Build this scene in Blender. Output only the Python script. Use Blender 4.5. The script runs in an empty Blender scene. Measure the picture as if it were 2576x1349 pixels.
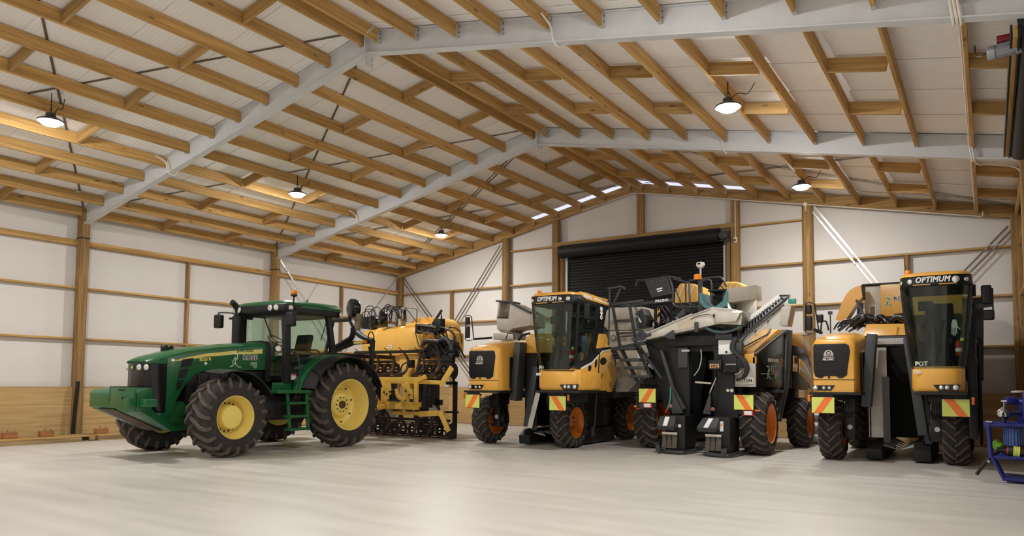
import bpy, bmesh, math, random
from math import sin, cos, pi, radians, sqrt, atan2
from mathutils import Vector, Matrix
random.seed(7)
SC = bpy.context.scene
COL = SC.collection

# ------------------------------------------------------------------ camera
cam_data = bpy.data.cameras.new('camera')
cam = bpy.data.objects.new('camera', cam_data)
COL.objects.link(cam)
SC.camera = cam
cam_data.sensor_width = 36.0
cam_data.lens = 1830.62 / 2576 * 36.0
cam_data.shift_y = 182.39 / 2576
cam_data.clip_end = 200
_y, _p, _r = -0.580744, 0.0581565, 0.0071524
_F = Vector((sin(_y) * cos(_p), cos(_y) * cos(_p), sin(_p)))
_R0 = Vector((cos(_y), -sin(_y), 0)); _U0 = _R0.cross(_F)
_R = cos(_r) * _R0 + sin(_r) * _U0; _U = -sin(_r) * _R0 + cos(_r) * _U0
_m = Matrix((_R, _U, -_F)).transposed().to_4x4()
_m.translation = Vector((18.1168, -8.7808, 1.3884))
cam.matrix_world = _m

# ------------------------------------------------------------------ world, exposure
SC.view_settings.view_transform = 'Standard'
SC.view_settings.look = 'None'
SC.view_settings.gamma = 1.0
SC.view_settings.use_curve_mapping = False
SC.view_settings.exposure = 0.38
W_ = bpy.data.worlds.new('night_sky'); SC.world = W_
W_.use_nodes = True
W_.node_tree.nodes['Background'].inputs[0].default_value = (0.45, 0.55, 0.75, 1)
W_.node_tree.nodes['Background'].inputs[1].default_value = 0.05
SC.cycles.use_denoising = True
SC.cycles.max_bounces = 8
SC.cycles.diffuse_bounces = 5
SC.cycles.sample_clamp_indirect = 4.0

LAMP_POWER = 50.0
LAMP_GLOW = 345.0
LAMP_COL = (1.0, 0.99, 0.972)
LAMPS = [(4.53, -2.80, 5.90), (4.31, 2.80, 5.90), (4.22, 8.41, 5.90), (14.68, 2.80, 5.90), (14.66, 8.41, 5.90),
         (14.50, -2.80, 5.90), (4.5, -8.41, 5.9), (14.5, -8.41, 5.9)]
for (x, y, z) in LAMPS:
    ld = bpy.data.lights.new('lamp_light', 'AREA')
    ld.shape = 'DISK'; ld.size = 0.36; ld.energy = LAMP_POWER; ld.color = LAMP_COL; ld.spread = radians(170)
    lo = bpy.data.objects.new('lamp_light', ld); COL.objects.link(lo)
    lo.location = (x, y, z - 0.125)

# ------------------------------------------------------------------ helpers
WO = {}
def lin(c):
    c = c / 255.0
    return c / 12.92 if c <= 0.04045 else ((c + 0.055) / 1.055) ** 2.4
def rgb(r, g, b): return (lin(r), lin(g), lin(b), 1.0)

def mat(name, col, rough=0.5, metal=0.0, var=0.12, scale=6.0, bump=0.0, bscale=40.0, coat=0.0, emit=0.0, spec=0.5):
    m = bpy.data.materials.new(name); m.use_nodes = True
    nt = m.node_tree; b = nt.nodes['Principled BSDF']
    b.inputs['Roughness'].default_value = rough
    b.inputs['Metallic'].default_value = metal
    b.inputs['Specular IOR Level'].default_value = spec
    if coat: b.inputs['Coat Weight'].default_value = coat; b.inputs['Coat Roughness'].default_value = 0.08
    if emit:
        b.inputs['Emission Color'].default_value = col; b.inputs['Emission Strength'].default_value = emit
    tc = nt.nodes.new('ShaderNodeTexCoord')
    n = nt.nodes.new('ShaderNodeTexNoise'); n.inputs['Scale'].default_value = scale; n.inputs['Detail'].default_value = 5
    nt.links.new(tc.outputs['Object'], n.inputs['Vector'])
    mix = nt.nodes.new('ShaderNodeMix'); mix.data_type = 'RGBA'
    d = tuple(max(0, c * (1 - var * 1.6)) for c in col[:3]) + (1,)
    l = tuple(min(1, c * (1 + var)) for c in col[:3]) + (1,)
    mix.inputs[6].default_value = d; mix.inputs[7].default_value = l
    nt.links.new(n.outputs['Fac'], mix.inputs[0]); nt.links.new(mix.outputs[2], b.inputs['Base Color'])
    if bump:
        n2 = nt.nodes.new('ShaderNodeTexNoise'); n2.inputs['Scale'].default_value = bscale; n2.inputs['Detail'].default_value = 4
        nt.links.new(tc.outputs['Object'], n2.inputs['Vector'])
        bp = nt.nodes.new('ShaderNodeBump'); bp.inputs['Strength'].default_value = bump; bp.inputs['Distance'].default_value = 0.01
        nt.links.new(n2.outputs['Fac'], bp.inputs['Height']); nt.links.new(bp.outputs['Normal'], b.inputs['Normal'])
    return m

def wood(name, axis, c1, c2, rough=0.75, knots=True):
    """timber whose grain runs along a local axis; every object draws its own board"""
    m = bpy.data.materials.new(name); m.use_nodes = True
    nt = m.node_tree; N = nt.nodes; L = nt.links; b = N['Principled BSDF']
    b.inputs['Roughness'].default_value = rough
    tc = N.new('ShaderNodeTexCoord'); oi = N.new('ShaderNodeObjectInfo')
    mul = N.new('ShaderNodeMath'); mul.operation = 'MULTIPLY'; mul.inputs[1].default_value = 57.0
    L.new(oi.outputs['Random'], mul.inputs[0])
    add = N.new('ShaderNodeVectorMath'); add.operation = 'ADD'
    L.new(tc.outputs['Object'], add.inputs[0]); L.new(mul.outputs[0], add.inputs[1])
    mp = N.new('ShaderNodeMapping')
    s = [14.0, 14.0, 14.0]; s['xyz'.index(axis)] = 0.55
    mp.inputs['Scale'].default_value = s
    L.new(add.outputs[0], mp.inputs['Vector'])
    n = N.new('ShaderNodeTexNoise'); n.inputs['Scale'].default_value = 1.6; n.inputs['Detail'].default_value = 6; n.inputs['Distortion'].default_value = 0.6
    L.new(mp.outputs[0], n.inputs['Vector'])
    cr = N.new('ShaderNodeValToRGB')
    cr.color_ramp.elements[0].position = 0.32; cr.color_ramp.elements[0].color = c2
    cr.color_ramp.elements[1].position = 0.66; cr.color_ramp.elements[1].color = c1
    L.new(n.outputs['Fac'], cr.inputs[0])
    hv = N.new('ShaderNodeHueSaturation')
    mr = N.new('ShaderNodeMapRange'); mr.inputs[3].default_value = 0.82; mr.inputs[4].default_value = 1.16
    L.new(oi.outputs['Random'], mr.inputs[0]); L.new(mr.outputs[0], hv.inputs['Value'])
    L.new(cr.outputs[0], hv.inputs['Color'])
    out = hv.outputs[0]
    if knots:
        v = N.new('ShaderNodeTexVoronoi'); v.inputs['Scale'].default_value = 1.0
        mp2 = N.new('ShaderNodeMapping'); s2 = [5.0, 5.0, 5.0]; s2['xyz'.index(axis)] = 1.7
        mp2.inputs['Scale'].default_value = s2
        L.new(add.outputs[0], mp2.inputs['Vector']); L.new(mp2.outputs[0], v.inputs['Vector'])
        k = N.new('ShaderNodeMapRange'); k.inputs[1].default_value = 0.06; k.inputs[2].default_value = 0.14
        k.inputs[3].default_value = 0.75; k.inputs[4].default_value = 0.0
        L.new(v.outputs['Distance'], k.inputs[0])
        mx = N.new('ShaderNodeMix'); mx.data_type = 'RGBA'
        mx.inputs[7].default_value = tuple(c * 0.28 for c in c2[:3]) + (1,)
        L.new(k.outputs[0], mx.inputs[0]); L.new(out, mx.inputs[6]); out = mx.outputs[2]
    L.new(out, b.inputs['Base Color'])
    return m

class MB:
    """collects vertices and faces in world coordinates"""
    def __init__(s): s.v = []; s.f = []
    def add(s, vs, fs):
        o = len(s.v); s.v += [tuple(p) for p in vs]; s.f += [tuple(i + o for i in f) for f in fs]; return s
    def box(s, x0, x1, y0, y1, z0, z1):
        return s.add([(x0,y0,z0),(x1,y0,z0),(x1,y1,z0),(x0,y1,z0),(x0,y0,z1),(x1,y0,z1),(x1,y1,z1),(x0,y1,z1)],
                     [(0,3,2,1),(4,5,6,7),(0,1,5,4),(1,2,6,5),(2,3,7,6),(3,0,4,7)])
    def bar(s, p, q, w, h, up=(0,0,1)):
        p = Vector(p); q = Vector(q); d = (q - p).normalized(); up = Vector(up)
        if abs(d.dot(up)) > 0.98: up = Vector((0, 1, 0))
        r = d.cross(up).normalized(); u = r.cross(d)
        c = [(-w/2,-h/2),(w/2,-h/2),(w/2,h/2),(-w/2,h/2)]
        vs = [p + r*a + u*b for a, b in c] + [q + r*a + u*b for a, b in c]
        return s.add(vs, [(3,2,1,0),(4,5,6,7),(0,1,5,4),(1,2,6,5),(2,3,7,6),(3,0,4,7)])
    def tube(s, pts, r, n=8, smooth=0, closed=False):
        P = [Vector(p) for p in pts]
        if smooth and len(P) > 2:
            Q = []; m = len(P)
            rng = m if closed else m - 1
            for i in range(rng):
                if closed: a, b, c, d = P[i-1], P[i], P[(i+1)%m], P[(i+2)%m]
                else: a, b, c, d = P[max(i-1,0)], P[i], P[i+1], P[min(i+2,m-1)]
                for k in range(smooth):
                    t = k / smooth
                    Q.append(0.5*((2*b)+(c-a)*t+(2*a-5*b+4*c-d)*t*t+(3*b-a-3*c+d)*t**3))
            if not closed: Q.append(P[-1])
            P = Q
        rad = r if hasattr(r, '__len__') else [r] * len(P)
        if len(rad) != len(P): rad = [rad[min(int(i*len(rad)/len(P)), len(rad)-1)] for i in range(len(P))]
        m = len(P); o = len(s.v); u = None
        for i in range(m):
            if closed: d = (P[(i+1)%m] - P[i-1])
            else: d = P[min(i+1,m-1)] - P[max(i-1,0)]
            d.normalize()
            if u is None:
                u = Vector((0,0,1)) if abs(d.z) < 0.9 else Vector((1,0,0))
            u = (u - d*u.dot(d)); u.normalize(); w = d.cross(u)
            for k in range(n):
                a = 2*pi*k/n; s.v.append(tuple(P[i] + (u*cos(a) + w*sin(a))*rad[i]))
        for i in range(m if closed else m-1):
            j = (i+1) % m
            for k in range(n):
                s.f.append((o+i*n+k, o+i*n+(k+1)%n, o+j*n+(k+1)%n, o+j*n+k))
        if not closed:
            s.f.append(tuple(o+k for k in range(n))[::-1]); s.f.append(tuple(o+(m-1)*n+k for k in range(n)))
        return s
    def lathe(s, prof, c, axis=(0,0,1), n=24, cap=True):
        """prof: (radius, height along axis)"""
        A = Vector(axis).normalized(); t = Vector((0,0,1)) if abs(A.z) < 0.9 else Vector((1,0,0))
        U = (t - A*t.dot(A)).normalized(); V = A.cross(U); c = Vector(c); o = len(s.v)
        for r, h in prof:
            for k in range(n):
                a = 2*pi*k/n; s.v.append(tuple(c + A*h + (U*cos(a)+V*sin(a))*r))
        for i in range(len(prof)-1):
            for k in range(n):
                s.f.append((o+i*n+k, o+i*n+(k+1)%n, o+(i+1)*n+(k+1)%n, o+(i+1)*n+k))
        if cap:
            s.f.append(tuple(o+k for k in range(n))[::-1]); s.f.append(tuple(o+(len(prof)-1)*n+k for k in range(n)))
        return s
    def prism(s, poly, ax, a0, a1):
        """poly in the two other axes (x: y,z  y: x,z  z: x,y), extruded from a0 to a1"""
        f = {'x': lambda p, a: (a, p[0], p[1]), 'y': lambda p, a: (p[0], a, p[1]), 'z': lambda p, a: (p[0], p[1], a)}[ax]
        n = len(poly)
        vs = [f(p, a0) for p in poly] + [f(p, a1) for p in poly]
        fs = [tuple(range(n))[::-1], tuple(range(n, 2*n))] + [(i, (i+1)%n, n+(i+1)%n, n+i) for i in range(n)]
        return s.add(vs, fs)
    def loft(s, secs, cap=True):
        o = len(s.v); n = len(secs[0])
        for q in secs: s.v += [tuple(p) for p in q]
        for i in range(len(secs)-1):
            for k in range(n):
                s.f.append((o+i*n+k, o+i*n+(k+1)%n, o+(i+1)*n+(k+1)%n, o+(i+1)*n+k))
        if cap:
            s.f.append(tuple(o+k for k in range(n))[::-1]); s.f.append(tuple(o+(len(secs)-1)*n+k for k in range(n)))
        return s

def mesh_of(name, mb, origin, bev=0.0, seg=2, ang=38, smooth=True):
    me = bpy.data.meshes.new(name)
    me.from_pydata([(p[0]-origin[0], p[1]-origin[1], p[2]-origin[2]) for p in mb.v], [], mb.f)
    bm = bmesh.new(); bm.from_mesh(me)
    bmesh.ops.recalc_face_normals(bm, faces=bm.faces)
    if bev:
        ed = [e for e in bm.edges if len(e.link_faces) == 2 and e.calc_face_angle(0) > radians(32)]
        bmesh.ops.bevel(bm, geom=ed, offset=bev, segments=seg, profile=0.6, affect='EDGES', clamp_overlap=True)
    bm.to_mesh(me); bm.free()
    if smooth:
        me.shade_smooth()
        me.set_sharp_from_angle(angle=radians(ang))
    return me

def obj(name, mb, m, parent=None, bev=0.0, seg=2, kind=None, label=None, ang=38, smooth=True):
    xs = [p[0] for p in mb.v]; ys = [p[1] for p in mb.v]; zs = [p[2] for p in mb.v]
    c = ((min(xs)+max(xs))/2, (min(ys)+max(ys))/2, (min(zs)+max(zs))/2)
    me = mesh_of(name, mb, c, bev, seg, ang, smooth)
    me.materials.append(m)
    o = bpy.data.objects.new(name, me); COL.objects.link(o)
    WO[o.name] = Vector(c)
    if parent is not None:
        o.parent = parent; o.location = Vector(c) - WO[parent.name]
    else: o.location = c
    if kind: o['kind'] = kind
    if label: o['label'] = label
    return o

def clone(src, loc, parent=None, name=None, rot=None):
    o = bpy.data.objects.new(name or src.data.name, src.data); COL.objects.link(o)
    WO[o.name] = Vector(loc)
    if parent is not None:
        o.parent = parent; o.location = Vector(loc) - WO[parent.name]
    else: o.location = loc
    if rot: o.rotation_euler = rot
    return o

def thing(name, label, cat, loc, group=None):
    o = bpy.data.objects.new(name, None); COL.objects.link(o)
    o.location = loc; WO[o.name] = Vector(loc); o.empty_display_size = 0.2
    o['label'] = label; o['category'] = cat
    if group: o['group'] = group
    return o
def tag(o, label, cat, group=None):
    o['label'] = label; o['category'] = cat
    if group: o['group'] = group
    return o

def text(body, size, loc, right, up, m, parent, ext=0.003, shear=0.0, off=0.0, name='lettering', align='LEFT', sx=1.0, space=1.0):
    cu = bpy.data.curves.new(name, 'FONT'); cu.body = body; cu.size = size; cu.extrude = ext
    cu.shear = shear; cu.offset = off; cu.align_x = align; cu.space_character = space; cu.resolution_u = 3
    t = bpy.data.objects.new(name, cu); COL.objects.link(t)
    bpy.context.view_layer.update()
    dg = bpy.context.evaluated_depsgraph_get()
    me = bpy.data.meshes.new_from_object(t.evaluated_get(dg))
    bpy.data.objects.remove(t); bpy.data.curves.remove(cu)
    me.name = name
    R = Vector(right).normalized(); U = Vector(up).normalized(); N = R.cross(U)
    for v in me.vertices:
        p = v.co.copy(); v.co = R*p.x*sx + U*p.y + N*p.z
    me.materials.clear(); me.materials.append(m)
    o = bpy.data.objects.new(name, me); COL.objects.link(o)
    WO[o.name] = Vector(loc); o.parent = parent; o.location = Vector(loc) - WO[parent.name]
    return o

# ------------------------------------------------------------------ materials
M = {}
M['wood_y'] = wood('pine_along_y', 'y', rgb(204,163,100), rgb(164,125,66))
M['wood_x'] = wood('pine_along_x', 'x', rgb(186,150,94), rgb(148,112,60))
M['wood_z'] = wood('pine_along_z', 'z', rgb(164,130,80), rgb(118,88,48))
M['ply'] = wood('plywood', 'x', rgb(200,168,116), rgb(178,144,90), 0.7, knots=False)
M['ply_y'] = wood('plywood_along_y', 'y', rgb(200,168,116), rgb(178,144,90), 0.7, knots=False)
M['block'] = wood('red_block', 'y', rgb(178,124,74), rgb(132,86,48))
M['greywood'] = wood('grey_pallet_wood', 'y', rgb(176,150,104), rgb(110,88,58))
M['foil'] = mat('white_wall_wrap', rgb(218,214,209), 0.75, var=0.03, scale=2.0, bump=0.25, bscale=5)
M['steel'] = mat('galvanised_steel', rgb(212,214,217), 0.5, 0.05, var=0.08, scale=5)
M['cleat'] = mat('bright_zinc', rgb(205,205,203), 0.4, 0.5, var=0.05)
M['steelgrey'] = mat('grey_motor_casting', rgb(150,152,156), 0.4, 0.3, var=0.08)
M['strap'] = mat('brace_strap', rgb(120,108,92), 0.45, 0.6, var=0.15)
M['strapw'] = mat('bright_brace_strap', rgb(200,195,188), 0.35, 0.6, var=0.1)
M['doorblack'] = mat('black_door_steel', rgb(20,21,20), 0.55, 0.0, var=0.1, spec=0.35)
M['white'] = mat('white_plastic', rgb(228,222,212), 0.5, var=0.02)
M['black'] = mat('black_plastic', rgb(24,24,25), 0.5, var=0.1, spec=0.4)
M['blackgloss'] = mat('gloss_black', rgb(18,18,19), 0.22, var=0.1)
M['rubber'] = mat('tyre_rubber', rgb(58,54,51), 0.85, var=0.3, scale=9, bump=0.3, spec=0.25)
M['dust'] = mat('dusty_tyre_rubber', rgb(96,88,80), 0.9, var=0.3, scale=12, bump=0.3, spec=0.2)
M['hose'] = mat('black_hose', rgb(26,26,26), 0.45, var=0.1)
M['grey'] = mat('dark_grey_steel', rgb(66,68,70), 0.5, 0.3, var=0.12)
M['red'] = mat('red_plastic', rgb(190,36,30), 0.35, var=0.05)
M['orange'] = mat('orange_reflector', rgb(236,118,28), 0.3, var=0.05)
M['amber'] = mat('amber_lens', rgb(238,140,26), 0.2, var=0.05)
M['chrome'] = mat('chrome', rgb(225,225,225), 0.12, 1.0, var=0.02)
M['lens'] = mat('lamp_lens', rgb(228,228,222), 0.12, 0.5, var=0.1, scale=60)
M['stainless'] = mat('stainless_sheet', rgb(206,200,188), 0.38, 0.45, var=0.12, scale=4)
M['greysheet'] = mat('weathered_grey_sheet', rgb(196,189,176), 0.5, 0.2, var=0.14, scale=5)
M['jdgreen'] = mat('green_paint', rgb(20,92,50), 0.34, var=0.06, coat=0.2)
M['jdyellow'] = mat('pale_yellow_paint', rgb(238,214,116), 0.38, var=0.06)
M['stripe'] = mat('yellow_decal', rgb(232,216,120), 0.4, var=0.02)
M['pyellow'] = mat('orange_yellow_paint', rgb(238,178,78), 0.3, var=0.05, coat=0.4)
M['tank'] = mat('yellow_moulded_tank', rgb(240,186,88), 0.42, var=0.05, bump=0.1, bscale=60)
M['cyellow'] = mat('yellow_implement_paint', rgb(230,186,84), 0.42, var=0.14, scale=9)
M['rust'] = mat('rusty_steel', rgb(92,66,50), 0.6, 0.4, var=0.35, scale=12)
M['orangerim'] = mat('orange_rim_paint', rgb(214,122,34), 0.4, var=0.08)
M['lime'] = mat('lime_reflective', rgb(224,232,112), 0.45, var=0.03)
M['orangeref'] = mat('orange_reflective', rgb(255,128,52), 0.45, var=0.03)
M['lettwhite'] = mat('white_decal', rgb(238,238,234), 0.45, var=0.01)
M['lettblack'] = mat('black_decal', rgb(20,20,22), 0.45, var=0.02)
M['leaf'] = mat('green_decal', rgb(38,130,66), 0.45, var=0.05)
M['blue'] = mat('blue_enamel', rgb(40,44,122), 0.35, var=0.08)
M['bluelt'] = mat('light_blue_enamel', rgb(84,112,178), 0.4, var=0.08)
M['teal'] = mat('teal_plastic', rgb(60,160,146), 0.35, var=0.1)
M['tealdark'] = mat('teal_rubber', rgb(70,112,116), 0.4, var=0.12)
M['seat'] = mat('seat_cloth', rgb(52,52,50), 0.9, var=0.15)
M['beige'] = mat('khaki_trim', rgb(96,98,82), 0.8, var=0.1)
M['plate'] = mat('number_plate', rgb(232,228,214), 0.4, var=0.02)
M['lgrey'] = mat('light_grey_paint', rgb(186,181,173), 0.45, 0.1, var=0.08)
M['bag'] = mat('white_plastic_wrap', rgb(206,200,188), 0.35, var=0.12, bump=0.5, bscale=14)
M['limehose'] = mat('lime_green_hose', rgb(130,190,50), 0.45)

def glass(name, tint, gl=0.9):
    m = bpy.data.materials.new(name); m.use_nodes = True
    nt = m.node_tree; N = nt.nodes; L = nt.links
    N.remove(N['Principled BSDF']); o = N['Material Output']
    t = N.new('ShaderNodeBsdfTransparent'); t.inputs[0].default_value = tint
    g = N.new('ShaderNodeBsdfGlossy'); g.inputs['Roughness'].default_value = 0.03; g.inputs[0].default_value = (gl, gl, gl, 1)
    lw = N.new('ShaderNodeLayerWeight'); lw.inputs[0].default_value = 0.5
    pw = N.new('ShaderNodeMath'); pw.operation = 'POWER'; pw.inputs[1].default_value = 4.0
    fr = N.new('ShaderNodeMath'); fr.operation = 'MULTIPLY_ADD'; fr.inputs[1].default_value = 0.9; fr.inputs[2].default_value = 0.035
    L.new(lw.outputs['Facing'], pw.inputs[0]); L.new(pw.outputs[0], fr.inputs[0])
    mx = N.new('ShaderNodeMixShader')
    L.new(fr.outputs[0], mx.inputs[0]); L.new(t.outputs[0], mx.inputs[1]); L.new(g.outputs[0], mx.inputs[2]); L.new(mx.outputs[0], o.inputs[0])
    return m
M['glass'] = glass('green_tinted_glass', (0.84, 0.91, 0.86, 1))
M['glassdark'] = glass('dark_tinted_glass', (0.72, 0.79, 0.74, 1))

def concrete():
    m = bpy.data.materials.new('concrete_floor'); m.use_nodes = True
    nt = m.node_tree; N = nt.nodes; L = nt.links; b = N['Principled BSDF']
    tc = N.new('ShaderNodeTexCoord')
    n1 = N.new('ShaderNodeTexNoise'); n1.inputs['Scale'].default_value = 0.45; n1.inputs['Detail'].default_value = 8; n1.inputs['Roughness'].default_value = 0.6
    n2 = N.new('ShaderNodeTexNoise'); n2.inputs['Scale'].default_value = 30; n2.inputs['Detail'].default_value = 4
    mp = N.new('ShaderNodeMapping'); mp.inputs['Scale'].default_value = (0.35, 3.0, 1.0); mp.inputs['Rotation'].default_value = (0, 0, 0.9)
    n3 = N.new('ShaderNodeTexNoise'); n3.inputs['Scale'].default_value = 1.2; n3.inputs['Detail'].default_value = 6
    L.new(tc.outputs['Object'], n1.inputs['Vector']); L.new(tc.outputs['Object'], n2.inputs['Vector'])
    L.new(tc.outputs['Object'], mp.inputs[0]); L.new(mp.outputs[0], n3.inputs['Vector'])
    cr = N.new('ShaderNodeValToRGB')
    cr.color_ramp.elements[0].position = 0.3; cr.color_ramp.elements[0].color = rgb(186,181,173)
    cr.color_ramp.elements[1].position = 0.7; cr.color_ramp.elements[1].color = rgb(206,201,192)
    ad = N.new('ShaderNodeMath'); ad.operation = 'MULTIPLY_ADD'; ad.inputs[1].default_value = 0.5
    h = N.new('ShaderNodeMath'); h.operation = 'MULTIPLY'; h.inputs[1].default_value = 0.5
    L.new(n3.outputs['Fac'], h.inputs[0]); L.new(n1.outputs['Fac'], ad.inputs[0]); L.new(h.outputs[0], ad.inputs[2])
    L.new(ad.outputs[0], cr.inputs[0]); L.new(cr.outputs[0], b.inputs['Base Color'])
    mr = N.new('ShaderNodeMapRange'); mr.inputs[3].default_value = 0.28; mr.inputs[4].default_value = 0.52
    L.new(n3.outputs['Fac'], mr.inputs[0]); L.new(mr.outputs[0], b.inputs['Roughness'])
    bp = N.new('ShaderNodeBump'); bp.inputs['Strength'].default_value = 0.06; bp.inputs['Distance'].default_value = 0.01
    L.new(n2.outputs['Fac'], bp.inputs['Height']); L.new(bp.outputs['Normal'], b.inputs['Normal'])
    b.inputs['Specular IOR Level'].default_value = 0.4
    return m
M['concrete'] = concrete()

def roof_foil():
    m = bpy.data.materials.new('white_roof_foil'); m.use_nodes = True
    nt = m.node_tree; N = nt.nodes; L = nt.links; b = N['Principled BSDF']
    b.inputs['Base Color'].default_value = rgb(244,242,240); b.inputs['Roughness'].default_value = 0.6
    tc = N.new('ShaderNodeTexCoord')
    w = N.new('ShaderNodeTexWave'); w.wave_type = 'BANDS'; w.bands_direction = 'Y'; w.inputs['Scale'].default_value = 4.2
    w.inputs['Distortion'].default_value = 0.8; w.inputs['Detail'].default_value = 2; w.inputs['Detail Scale'].default_value = 0.8
    L.new(tc.outputs['Object'], w.inputs['Vector'])
    bp = N.new('ShaderNodeBump'); bp.inputs['Strength'].default_value = 0.22; bp.inputs['Distance'].default_value = 0.012
    L.new(w.outputs['Fac'], bp.inputs['Height']); L.new(bp.outputs['Normal'], b.inputs['Normal'])
    return m
M['rooffoil'] = roof_foil()
# ------------------------------------------------------------------ building
W, XR, HR, SL, BAY, G = 18.757, 9.378, 7.374, 0.2036, 5.605, 11.287
YF = -11.35                      # wall behind the camera
def roof(x): return HR - SL * abs(x - XR)
ANG = math.atan(SL)

floor = obj('floor', MB().box(-0.4, W+0.5, YF-0.3, G+0.4, -0.15, 0.0), M['concrete'], kind='structure', smooth=False)

# --- roof lining: 1.2 m strips of white foil lapping each other
ceiling = obj('ceiling', MB().prism([(-0.5, roof(-0.5)+0.05), (XR, HR+0.05), (W+0.5, roof(W+0.5)+0.05), (W+0.5, roof(W+0.5)+0.09), (XR, HR+0.09), (-0.5, roof(-0.5)+0.09)], 'y', YF-0.3, G-0.32), M['rooffoil'], kind='structure', smooth=False)
def foil_strip(side):
    L = (XR + 0.35) / cos(ANG)
    mb = MB().box(-L/2, L/2, -0.615, 0.615, 0.0, 0.006)
    me = mesh_of('roof_sheet', mb, (0,0,0), smooth=False); me.materials.append(M['rooffoil']); return me
me_s = foil_strip(0)
for side in (-1, 1):
    xc = XR + side * (XR + 0.35) / 2
    for i in range(19):
        y = YF + 0.3 + 0.6 + i * 1.2
        if y > G - 0.55: continue
        o = bpy.data.objects.new('roof_sheet', me_s); COL.objects.link(o); o.parent = ceiling
        o.location = Vector((xc, y, roof(xc) + 0.022)) - WO['ceiling']
        o.rotation_euler = (0.009, side * ANG, 0)
# strip of clear sheeting next to the gable, daylight behind it
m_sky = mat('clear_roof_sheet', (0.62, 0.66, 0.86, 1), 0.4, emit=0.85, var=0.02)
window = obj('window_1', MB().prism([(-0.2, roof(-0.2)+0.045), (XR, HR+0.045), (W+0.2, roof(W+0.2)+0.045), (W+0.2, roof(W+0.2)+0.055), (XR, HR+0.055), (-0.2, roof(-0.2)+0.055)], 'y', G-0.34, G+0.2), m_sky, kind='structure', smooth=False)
# foil pushed over the clear strip toward the eaves
for a, b in ((-0.5, 5.9), (12.7, W+0.5)):
    obj('roof_sheet', MB().prism([(a, roof(a)+0.03), (b, roof(b)+0.03), (b, roof(b)+0.038), (a, roof(a)+0.038)], 'y', G-0.62, G+0.12), M['rooffoil'], ceiling, smooth=False)

# --- steel rafters
def rafter_mesh(side):
    mb = MB()
    x0, x1 = (0.16, XR-0.005) if side < 0 else (XR+0.005, W-0.1)
    def strip(d0, d1, y0, y1):
        mb.prism([(x0, roof(x0)-d0), (x1, roof(x1)-d0), (x1, roof(x1)-d1), (x0, roof(x0)-d1)], 'y', y0, y1)
    strip(0.0, 0.40, -0.006, 0.006)
    strip(0.386, 0.402, -0.072, 0.072)
    strip(-0.002, 0.012, -0.05, 0.07)
    return mb
rafters = {}
for n, y in ((-1, -BAY), (0, 0.0), (1, BAY)):
    for side in (-1, 1):
        mb = rafter_mesh(side); mb.v = [(p[0], p[1]+y, p[2]) for p in mb.v]
        rafters[n, side] = obj('steel_rafter', mb, M['steel'], ceiling, smooth=False)
    mb = MB().box(XR-0.012, XR-0.001, y-0.1, y+0.1, HR-0.62, HR-0.02).box(XR+0.001, XR+0.012, y-0.1, y+0.1, HR-0.62, HR-0.02)
    a = obj('apex_plate', mb, M['steel'], rafters[n, 1], smooth=False)
    mb = MB()
    for dz in (0.40, 0.47, 0.57):
        for dy in (-0.06, 0.06): mb.lathe([(0.014, 0), (0.014, 0.02)], (XR+0.012, y+dy, HR-dz), (1,0,0), 6)
    obj('bolt', mb, M['cleat'], rafters[n, 1], kind='stuff')

# --- purlins: one board mesh shared by all
PD, SP = 0.213, 0.83267
pm = mesh_of('purlin', MB().box(-0.05, 0, -BAY/2+0.012, BAY/2-0.012, -PD, 0), (0,0,0), bev=0.004, seg=1); pm.materials.append(M['wood_y'])
pm_end = mesh_of('purlin', MB().box(-0.05, 0, -BAY/2+0.012, G-0.10-2*BAY+BAY/2, -PD, 0), (0,0,0), bev=0.004, seg=1); pm_end.materials.append(M['wood_y'])
bl = SP - 0.05
bm_l = mesh_of('blocking', MB().box(0.001, bl-0.001, -0.0225, 0.0225, -PD+0.012, -0.004), (0,0,0), bev=0.003, seg=1); bm_l.materials.append(M['wood_x'])
cl = MB().box(0, 0.004, -0.10, -0.008, -PD-0.01, -0.03).box(-0.05, 0.004, -0.085, -0.008, -PD-0.006, -PD-0.002)
cl_m = mesh_of('purlin_cleat', cl, (0,0,0), smooth=False); cl_m.materials.append(M['cleat'])
bolts = MB()
for dz in (0.07, 0.15): bolts.lathe([(0.009,0),(0.009,0.012)], (0.004, -0.05, -dz), (1,0,0), 6)
cb_m = mesh_of('cleat_bolt', bolts, (0,0,0), smooth=False); cb_m.materials.append(M['grey'])
def put(me, name, loc, parent, rot=(0,0,0)):
    o = bpy.data.objects.new(name, me); COL.objects.link(o); o.parent = parent
    o.location = Vector(loc) - WO[parent.name]; o.rotation_euler = rot; WO[o.name] = Vector(loc); return o
def purlin_x(side, k): return XR + 0.297 + k*SP if side > 0 else XR - 0.088 - k*SP
for b in (0, 1, 2):
    yc = (b - 0.5) * BAY
    for side in (-1, 1):
        for k in range(12):
            x = purlin_x(side, k)
            if k == 11: x = 0.165 if side < 0 else W - 0.02
            put(pm_end if b == 2 else pm, 'purlin', (x, yc, roof(x) - 0.003), ceiling)
            if k < 11 and b < 2:
                put(cl_m, 'purlin_cleat', (x + 0.001 - (0.056 if side < 0 else 0), yc + BAY/2, roof(x)-0.003), rafters[b, side])
                if side > 0 and k < 8:
                    put(cb_m, 'cleat_bolt', (x + 0.001, yc + BAY/2, roof(x)-0.003), rafters[b, side])
        for k in range(0, 12, 2):
            x0 = purlin_x(side, k if side > 0 else k+1)
            for dy in (-BAY/6, BAY/6):
                rot = (0, ANG if side > 0 else -ANG, 0)
                put(bm_l, 'blocking', (x0, yc + dy + 0.04, roof(x0) - 0.012), ceiling, rot)
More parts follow.
